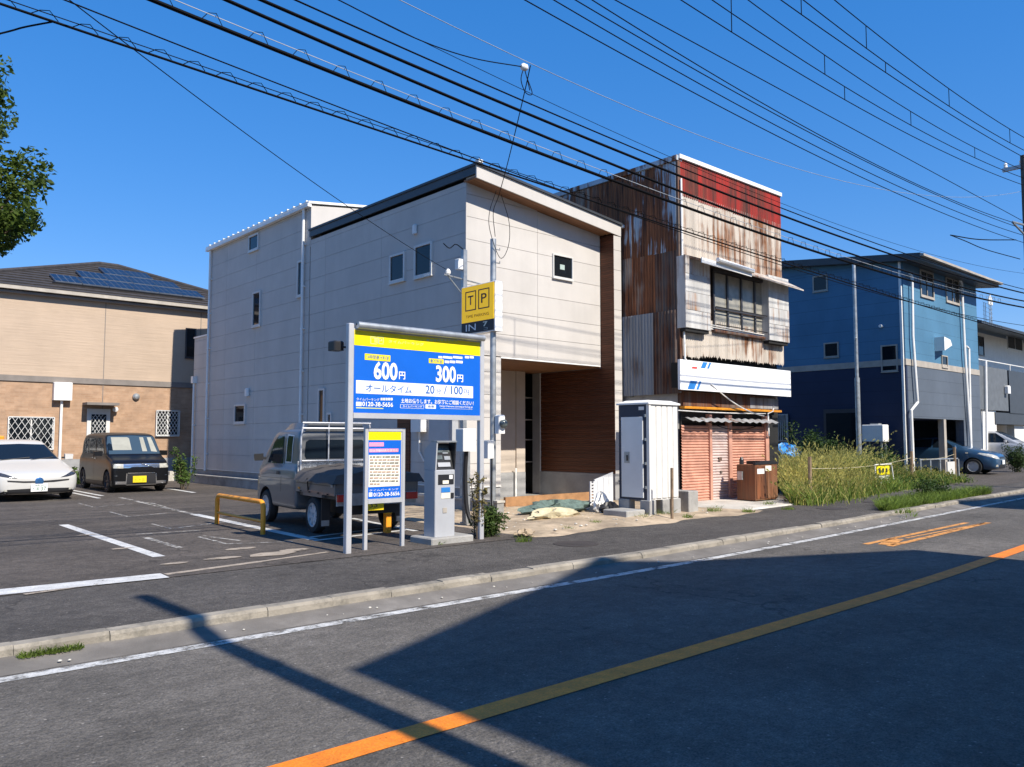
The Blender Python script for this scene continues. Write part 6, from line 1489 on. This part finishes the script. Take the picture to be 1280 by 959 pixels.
V, F_ = blades(8500, lambda rg, n: weed(rg, n, True), .6, 1.3, .014, .65, 1, .65)
np_mesh('tall_grass', V, F_, mat_straw, kind='stuff', label='tall straw-coloured weeds filling the empty plot', cat='weeds')
V, F_ = blades(24000, lambda rg, n: weed(rg, n, False), .4, 1.1, .022, .75, 2)
np_mesh('green_weeds', V, F_, mat_grass, kind='stuff', label='green grass growing through the empty plot', cat='weeds')
rgw = np.random.default_rng(9); cs_ = [(x_, y_, .1+.25*s_, .22) for x_, y_, z_, s_ in weed(rgw, 260, False)]+[(x_, y_, .1+.6*s_, .16) for x_, y_, z_, s_ in weed(rgw, 160, False)]
V, F_ = leaves(24000, cs_, .075, 33, .2, .55); V[:,2] = np.maximum(V[:,2], .11)
np_mesh('broadleaf_weeds', V, F_, mat_leaf, kind='stuff', label='broad-leaved green weeds mixed through the empty plot', cat='weeds')
def verge(rg, n):
    out = []
    for k in range(n):
        x = 15.7+rg.random()*7.0; y = 6.52+off(x)+rg.random()**1.5*.7*min(1,(x-15.5)/1.5)*(1.0 if x < 20 else .55); out.append((x, y, .1, .4+.6*rg.random()))
    return out
V, F_ = blades(9000, verge, .10, .34, .014, .8, 3)
np_mesh('verge_grass', V, F_, mat_grass, kind='stuff', label='low green grass growing along the kerb beyond the shop', cat='grass')
def tufts(spots):
    def f(rg, n):
        out = []
        for k in range(n):
            cx_, cy_, r_, s_ = spots[k % len(spots)]; a_ = rg.random()*6.283; q_ = r_*rg.random()**.7; out.append((cx_+math.cos(a_)*q_, cy_+math.sin(a_)*q_*.6, .105, s_*(.5+.5*rg.random())))
        return out
    return f
sp_t = []
for (x_, y_, r_, s_) in ((730,676,.0,.0),(820,647,.18,.6),(805,650,.2,.6),(835,646,.15,.7),(860,648,.12,.5),(893,641,.18,.7),(935,641,.16,.5),(960,632,.2,.55),(985,637,.2,.4),(712,663,.16,.4),(655,677,.14,.45),(745,655,.12,.35),(560,676,.1,.4),(548,681,.1,.4),(1133,641,.3,.6)):
    if r_: p_ = G(x_, y_, .11); sp_t.append((p_.x, p_.y, r_, s_))
for (x_, y_) in ((55,808),(72,806),(35,812),(88,803)):
    p_ = G(x_, y_+8, .04); sp_t.append((p_.x, 6.28, .08, .22))
V, F_ = blades(1900, tufts(sp_t), .12, .32, .009, .8, 4)
V[:,2] = np.where(V[:,1] < 6.37, V[:,2]-.065, V[:,2])
np_mesh('grass_tufts', V, F_, mat_grass, kind='stuff', label='small green tufts along kerb and building feet', cat='grass')
def bush(name, label, loc, w_, h_, n, leafsize, mt, seed, stems=7, cat='bush', tall=0):
    rg = random.Random(seed); t_ = thing(name, loc, label, cat)
    sm = MB(); cs = []
    for k in range(stems):
        a_ = rg.uniform(0, 6.28); r_ = w_*rg.uniform(.1,.5); hh_ = h_*rg.uniform(.5,1.0)
        tip = Vector(loc)+Vector((math.cos(a_)*r_, math.sin(a_)*r_*.8, hh_)); mid = Vector(loc).lerp(tip, .5)+Vector((rg.uniform(-.03,.03),rg.uniform(-.03,.03),.04))
        sm.tube([Vector(loc)+Vector((math.cos(a_)*r_*.3,math.sin(a_)*r_*.3,-.03)), mid, tip], [.012,.009,.004], 5)
        for q_ in (.35,.55,.75,.95): c_ = Vector(loc).lerp(tip, q_); cs.append((c_.x, c_.y, c_.z, w_*.22*(1.2-q_*.5)))
    part('stem', sm, mat_bark, t_); V, F_ = leaves(n, cs, leafsize, seed); V[:,2] = np.maximum(V[:,2], loc[2]+.005)
    np_mesh('leaves', V, F_, mt, t_); return t_
p_ = G(622, 672, .12); bush('leafy_weed', 'bushy green weed at the end of the low plot wall', (p_.x, p_.y+.2, .11), .62, .42, 1900, .05, mat_leaf, 5, 12, 'plant')
p_ = G(602, 674, .12); bush('dry_weed', 'tall brown-green weed before the right post of the price board', (p_.x, p_.y+.1, .11), .34, .95, 700, .045, foliage('dry_leaf', (.20,.17,.07), .4), 6, 7, 'plant')
p_ = G(240, 612, .12); bush('green_weed', 'tall wispy green weed against the shaded house corner', (p_.x-.1, p_.y+.3, .11), .8, 1.15, 1300, .075, mat_leaf, 8, 9, 'plant')
bush('planter_shrub', 'small leafy plant between the white hatchback and black van', (PY(97,600,26.9).x, 26.9, .11), .7, .55, 500, .13, mat_leaf, 9, 6, 'plant')
q_ = PY(1018, 575, 12.6); bush('wild_shrub', 'dark green shrub rising from the weeds behind the straw grass', (q_.x, 12.6, .1), 2.1, 1.75, 6000, .09, mat_leaf_d, 10, 16)
q_ = PY(1050, 575, 12.9); bush('wild_shrub', 'low dark shrub beside the dark doorway of the blue house', (q_.x, 12.9, .1), 1.5, 1.15, 2500, .08, mat_leaf_d, 11, 10)
q_ = PY(1085, 575, 12.0); bush('wild_shrub', 'dark shrub under the white water heater', (q_.x, 11.6, .1), 1.8, 1.05, 2500, .08, mat_leaf_d, 12, 10)
q_ = PY(1108, 590, 10.3); bush('wild_shrub', 'mid-green shrub behind the small yellow plate', (q_.x, 10.7, .1), 1.8, .9, 2600, .075, mat_leaf, 13, 10)
bush('wild_shrub', 'green shrub at the kerb end of the verge grass', (19.9, 7.55, .1), 1.1, .42, 1800, .06, mat_leaf_d, 14, 10)
bush('garden_conifer', 'small dark round shrub before the pearl minivan', (PY(1272,600,11.0).x, 11.0, .1), 1.3, 1.15, 2600, .07, mat_leaf_d, 15, 12)
# roadside tree at the left edge
tp = PY(-78, 300, 14.5)
TR = thing('broadleaf_tree', (tp.x-.2, 14.5, .1), 'leafy broadleaf tree overhanging the edge of the car park', 'tree')
rg = random.Random(21); tm = MB(); cs = []
ctr = PY(-70, 205, 14.6)
base_ = Vector((tp.x-.2, 14.5, .05)); fork = Vector((tp.x-.15, 14.6, ctr.z-1.9))
tm.tube([base_, base_.lerp(fork,.5)+Vector((.08,0,0)), fork], [.2,.16,.13], 10)
for k in range(84):
    a_ = rg.uniform(0, 6.28); el = rg.uniform(-1.1, 1.45); rr = rg.uniform(.55, 1.0)
    tip = ctr+Vector((math.cos(a_)*math.cos(el)*rr*1.5, math.sin(a_)*math.cos(el)*rr*1.5, math.sin(el)*rr*1.75))
    mid = fork.lerp(tip, .5)+Vector((rg.uniform(-.2,.2),rg.uniform(-.2,.2),rg.uniform(.0,.3)))
    tm.tube([fork+Vector((0,0,rg.uniform(-.4,.8))), mid, tip], [.045,.022,.006], 6)
    for q_ in (.70,.85,1.0): c_ = mid.lerp(tip, (q_-.5)*2); cs.append((c_.x+rg.uniform(-.12,.12), c_.y+rg.uniform(-.12,.12), c_.z+rg.uniform(-.1,.12), rg.uniform(.16,.38)))
part('trunk', tm, mat_bark, TR, True)
V, F_ = leaves(36000, cs, .095, 22, .35, .55); np_mesh('crown', V, F_, mat_leaf_tree, TR)
# wooded hill far behind
rg = np.random.default_rng(5); nx, ny = 90, 30; V = []
for j in range(ny+1):
    for i in range(nx+1):
        x = -140+230*i/nx; y = 110+90*j/ny; u = (x+60)/60; h = 21*math.exp(-u*u)*math.sin(math.pi*min(1,j/ny*1.0))+rg.random()*1.2*(0 < j < ny); V.append((x, y, -.2+h))
F_ = [(j*(nx+1)+i, j*(nx+1)+i+1, (j+1)*(nx+1)+i+1, (j+1)*(nx+1)+i) for j in range(ny) for i in range(nx)]
ob = np_mesh('hill', np.array(V), F_, mat_leaf_d); ob['kind'] = 'structure'

# ================================================================ CLUTTER on the soil
def crumple(name, c_, sx_, sy_, sz_, mt, label, cat, seed, n=14):
    rg = random.Random(seed); ph = [rg.uniform(0,6) for _ in range(8)]; m = MB(); rings = []
    for j in range(n+1):
        th = math.pi*j/n; ring = []
        for i in range(22):
            a_ = 2*math.pi*i/22; k = 1+.22*math.sin(3*a_+ph[0]+th*2)+.16*math.sin(7*a_+ph[1]-th*5)+.10*math.sin(11*a_+ph[2]+th*9)+rg.uniform(-.05,.05)
            ring.append((c_[0]+sx_*math.sin(th)*math.cos(a_)*k+.001, c_[1]+sy_*math.sin(th)*math.sin(a_)*k, c_[2]+max(-.01, sz_*(math.cos(th)*.5+.42)*(1+.25*math.sin(5*a_+ph[3]+th*3)))))
        rings.append(ring)
    m.loft(rings); return solo(name, m, mt, True, label=label, cat=cat)
mat_net = mat('green_net', (.10,.145,.125), .8, var=.3, scale=12, bmp=.6, bscale=25); mat_yel_cloth = mat('yellow_sheet', (.50,.44,.29), .7, var=.15, scale=8, bmp=.3)
q_ = G(705, 642, .15); crumple('netting', (q_.x, q_.y+.25, .14), .72, .30, .22, mat_net, 'heap of green mesh netting on the soil before the recess', 'netting', 1)
q_ = G(690, 648, .15); crumple('plastic_sheet', (q_.x, q_.y+.02, .14), .52, .16, .17, mat_yel_cloth, 'crumpled pale yellow sheet before the green netting', 'sheet', 2)
q_ = G(751, 640, .15); crumple('plastic_bag', (q_.x, q_.y, .14), .13, .12, .34, mat_trim_white, 'small crumpled white bag beside the storage unit step', 'bag', 3)
q_ = G(655, 668, .15); crumple('rubble', (q_.x, q_.y, .13), .14, .09, .09, mat_soil, 'pale lump of rubble on the soil beside the leafy weed', 'rubble', 4)
q_ = G(742, 628, .15); crumple('white_sack', (G(768,642,.15).x, G(768,642,.15).y+.1, .14), .18, .14, .2, mat_black, 'dark sack between white bag and concrete step', 'sack', 5)
a, b = PY(632,632,12.0), PY(760,640,12.0)
solo('timber_plank', MB().box(a.x, 13.3, 12.0, 12.06, .12, .34), mat('raw_plank', (.36,.19,.085), .7, var=.2, scale=5), label='orange-brown plank lying across the carport entrance', cat='plank')
# perforated panel leaning at the wing wall
yp = 11.2
pa = [PY(738,634,yp), PY(772,640,yp-.1), PY(772,590,yp), PY(738,602,yp)]
mp_ = MB(); x0_, x1_ = pa[0].x, pa[1].x-.02
bot, top0, top1 = .12, pa[3].z, pa[2].z
LP = thing('leaning_panel', ((x0_+x1_)/2, yp, .12), 'pale slatted panel with square holes leaning beside the storage unit', 'panel')
part('sheet', MB().prism([(x0_+.14,bot),(x1_,bot),(x1_,top1),(x0_+.14,top0+(top1-top0)*.2)], 'y', yp, yp+.03), mat_unit_door, LP)
zz = bot; ne = 8; hgt = (top0-bot)/ne
m = MB().box(x0_, x0_+.04, yp, yp+.03, bot, top0).box(x0_+.1, x0_+.139, yp, yp+.03, bot, top0)
for k in range(ne): m.box(x0_+.041, x0_+.099, yp, yp+.03, bot+k*hgt, bot+k*hgt+hgt*.45)
part('perforated_edge', m, mat_unit_door, LP)
for k in range(3): part('rib', MB().box(x0_+.22+k*.17, x0_+.25+k*.17, yp-.012, yp-.0005, bot+.1+.08*k, top0+.02+.05*k), mat_unit_door, LP)
# stakes
mat_stake = mat('weathered_stake', (.23,.16,.10), .9, var=.25, scale=9)
def stake(p0, yb_, zt_px, label, r=.03):
    g_ = G(*p0, .11); t_ = PY(p0[0], zt_px, g_.y); solo('wooden_stake', MB().tube([(g_.x,g_.y,.08),(g_.x+.015,g_.y,t_.z)], r, 6), mat_stake, label=label, cat='stake')
    return Vector((g_.x, g_.y, t_.z))
stake((840,650), 0, 585, 'brown stake before the ribbed side of the storage unit', .028)
s1 = stake((1013,629), 0, 571, 'pale wooden stake in the straw weeds near the rusty box', .04); s2 = stake((1140,606), 0, 564, 'dark wooden stake in the weeds beyond the yellow plate', .05); s3 = stake((1194,597), 0, 559, 'wooden stake at the far end of the weed plot', .05)
solo('boundary_rope', MB().tube(hang(s1-Vector((0,0,.25)), s2-Vector((0,0,.2)), .1), .007, 5).tube(hang(s2-Vector((0,0,.2)), s3-Vector((0,0,.25)), .1), .007, 5), mat_yel_cloth, label='pale rope strung between the stakes of the weed plot', cat='rope')
# yellow plate on a small white frame
g_ = G(1104, 613, .11); yb_ = g_.y
YS_ = thing('yellow_plate_sign', (g_.x, yb_, .1), 'small yellow plate on a white frame standing in the weeds', 'sign')
a, b = PY(1095,583,yb_), PY(1111,593,yb_)
part('plate', MB().box(a.x, b.x, yb_-.02, yb_, b.z, a.z), mat_sign_yellow, YS_)
for k in range(3): l = a.x+(b.x-a.x)*(.14+.27*k); part('print_mark', MB().box(l, l+(b.x-a.x)*.16, yb_-.024, yb_-.0205, b.z+.06, b.z+.17), mat_text_dark, YS_)
part('lower_plate', MB().box(a.x+.05, b.x, yb_-.015, yb_-.005, b.z-.22, b.z-.02), mat_trim_white, YS_)
part('leg', MB().tube([(a.x,yb_+.02,.1),(a.x-.02,yb_+.02,a.z+.05)], .018, 6), mat_pvc, YS_); part('leg', MB().tube([(b.x+.4,yb_+.02,.1),(b.x+.22,yb_+.02,a.z+.05)], .018, 6), mat_pvc, YS_); part('top_bar', MB().tube([(a.x-.02,yb_+.02,a.z+.04),(b.x+.22,yb_+.02,a.z+.04)], .015, 6), mat_pvc, YS_)
# water heater on legs
xh = 28.3; a, b = PX(1092,531,xh), PX(1111,552,xh)
wx0 = xh; wy0 = PX(1104,540,xh).y; wz0, wz1 = b.z, a.z
WH = thing('water_heater', (wx0+.3, wy0+.3, .1), 'white outdoor water heater on a stand by the blue house', 'water heater')
part('casing', MB().cbox(wx0, wx0+.45, wy0, wy0+.75, wz0, wz1, .02), mat_trim_white, WH)
for dx in (.05,.35):
    for dy in (.08,.62): part('leg', MB().box(wx0+dx, wx0+dx+.05, wy0+dy, wy0+dy+.05, .1, wz0-.001), mat_steel, WH)
part('flue', MB().box(wx0+.1, wx0+.35, wy0+.2, wy0+.5, wz1+.001, wz1+.05), mat_steel, WH)
# low white fence and tarp
xf0, xf1 = PY(1150,590,11.2).x, PY(1190,590,11.2).x
FN = thing('low_rail_fence', (xf0, 11.2, .1), 'low white rail fence between weeds and garage', 'fence')
zf = PY(1170,574,11.2).z
part('top_rail', MB().tube([(xf0,11.2,zf),(xf1,11.0,zf)], .025, 8), mat_steel, FN)
for k in range(5): x_ = xf0+(xf1-xf0)*k/4; part('post', MB().box(x_-.04, x_+.04, 11.16-.05*k, 11.22-.05*k, .1, zf-.02), mat_steel, FN)
part('panel', MB().box(xf1-1.0, xf1-.3, 10.98, 11.02, .15, zf-.1), mat_sash, FN)
q_ = PY(980,565,13.2); crumple('blue_tarp', (q_.x, 13.2, q_.z-.22), .60, .4, .45, mat('tarp_blue', (.04,.25,.62), .5, var=.15), 'crumpled bright blue tarp behind the weeds', 'tarp', 7)
solo('tarp_pile', MB().loft([[(q_.x-.7,12.9,.1),(q_.x+.7,12.9,.1),(q_.x+.7,13.6,.1),(q_.x-.7,13.6,.1)],[(q_.x-.5,13.0,q_.z-.2),(q_.x+.5,13.0,q_.z-.2),(q_.x+.5,13.5,q_.z-.2),(q_.x-.5,13.5,q_.z-.2)]]), mat_soil, label='low heap of earth under the blue tarp', cat='heap')
# loose stones and litter
rg = random.Random(31); m = MB()
for k in range(260):
    if k < 150: x_, y_ = rg.uniform(8.0,13.2), rg.uniform(8.45,11.6)
    else: x_, y_ = rg.uniform(-2,16), 0; y_ = 6.18+off(x_)+rg.uniform(-.12,.13)
    z_ = .15 if k < 150 else .022; s_ = rg.uniform(.008,.035)*(1 if k < 150 else .5); a_ = rg.uniform(0,3)
    m.lathe([(s_*.5,0),(s_,s_*.35),(s_*.6,s_*.8)], (x_, y_, z_-.004), 'z', 5)
part('pebbles', m, mat_concrete_l, None, kind='stuff', label='scattered pebbles on soil and gutter', cat='pebbles')
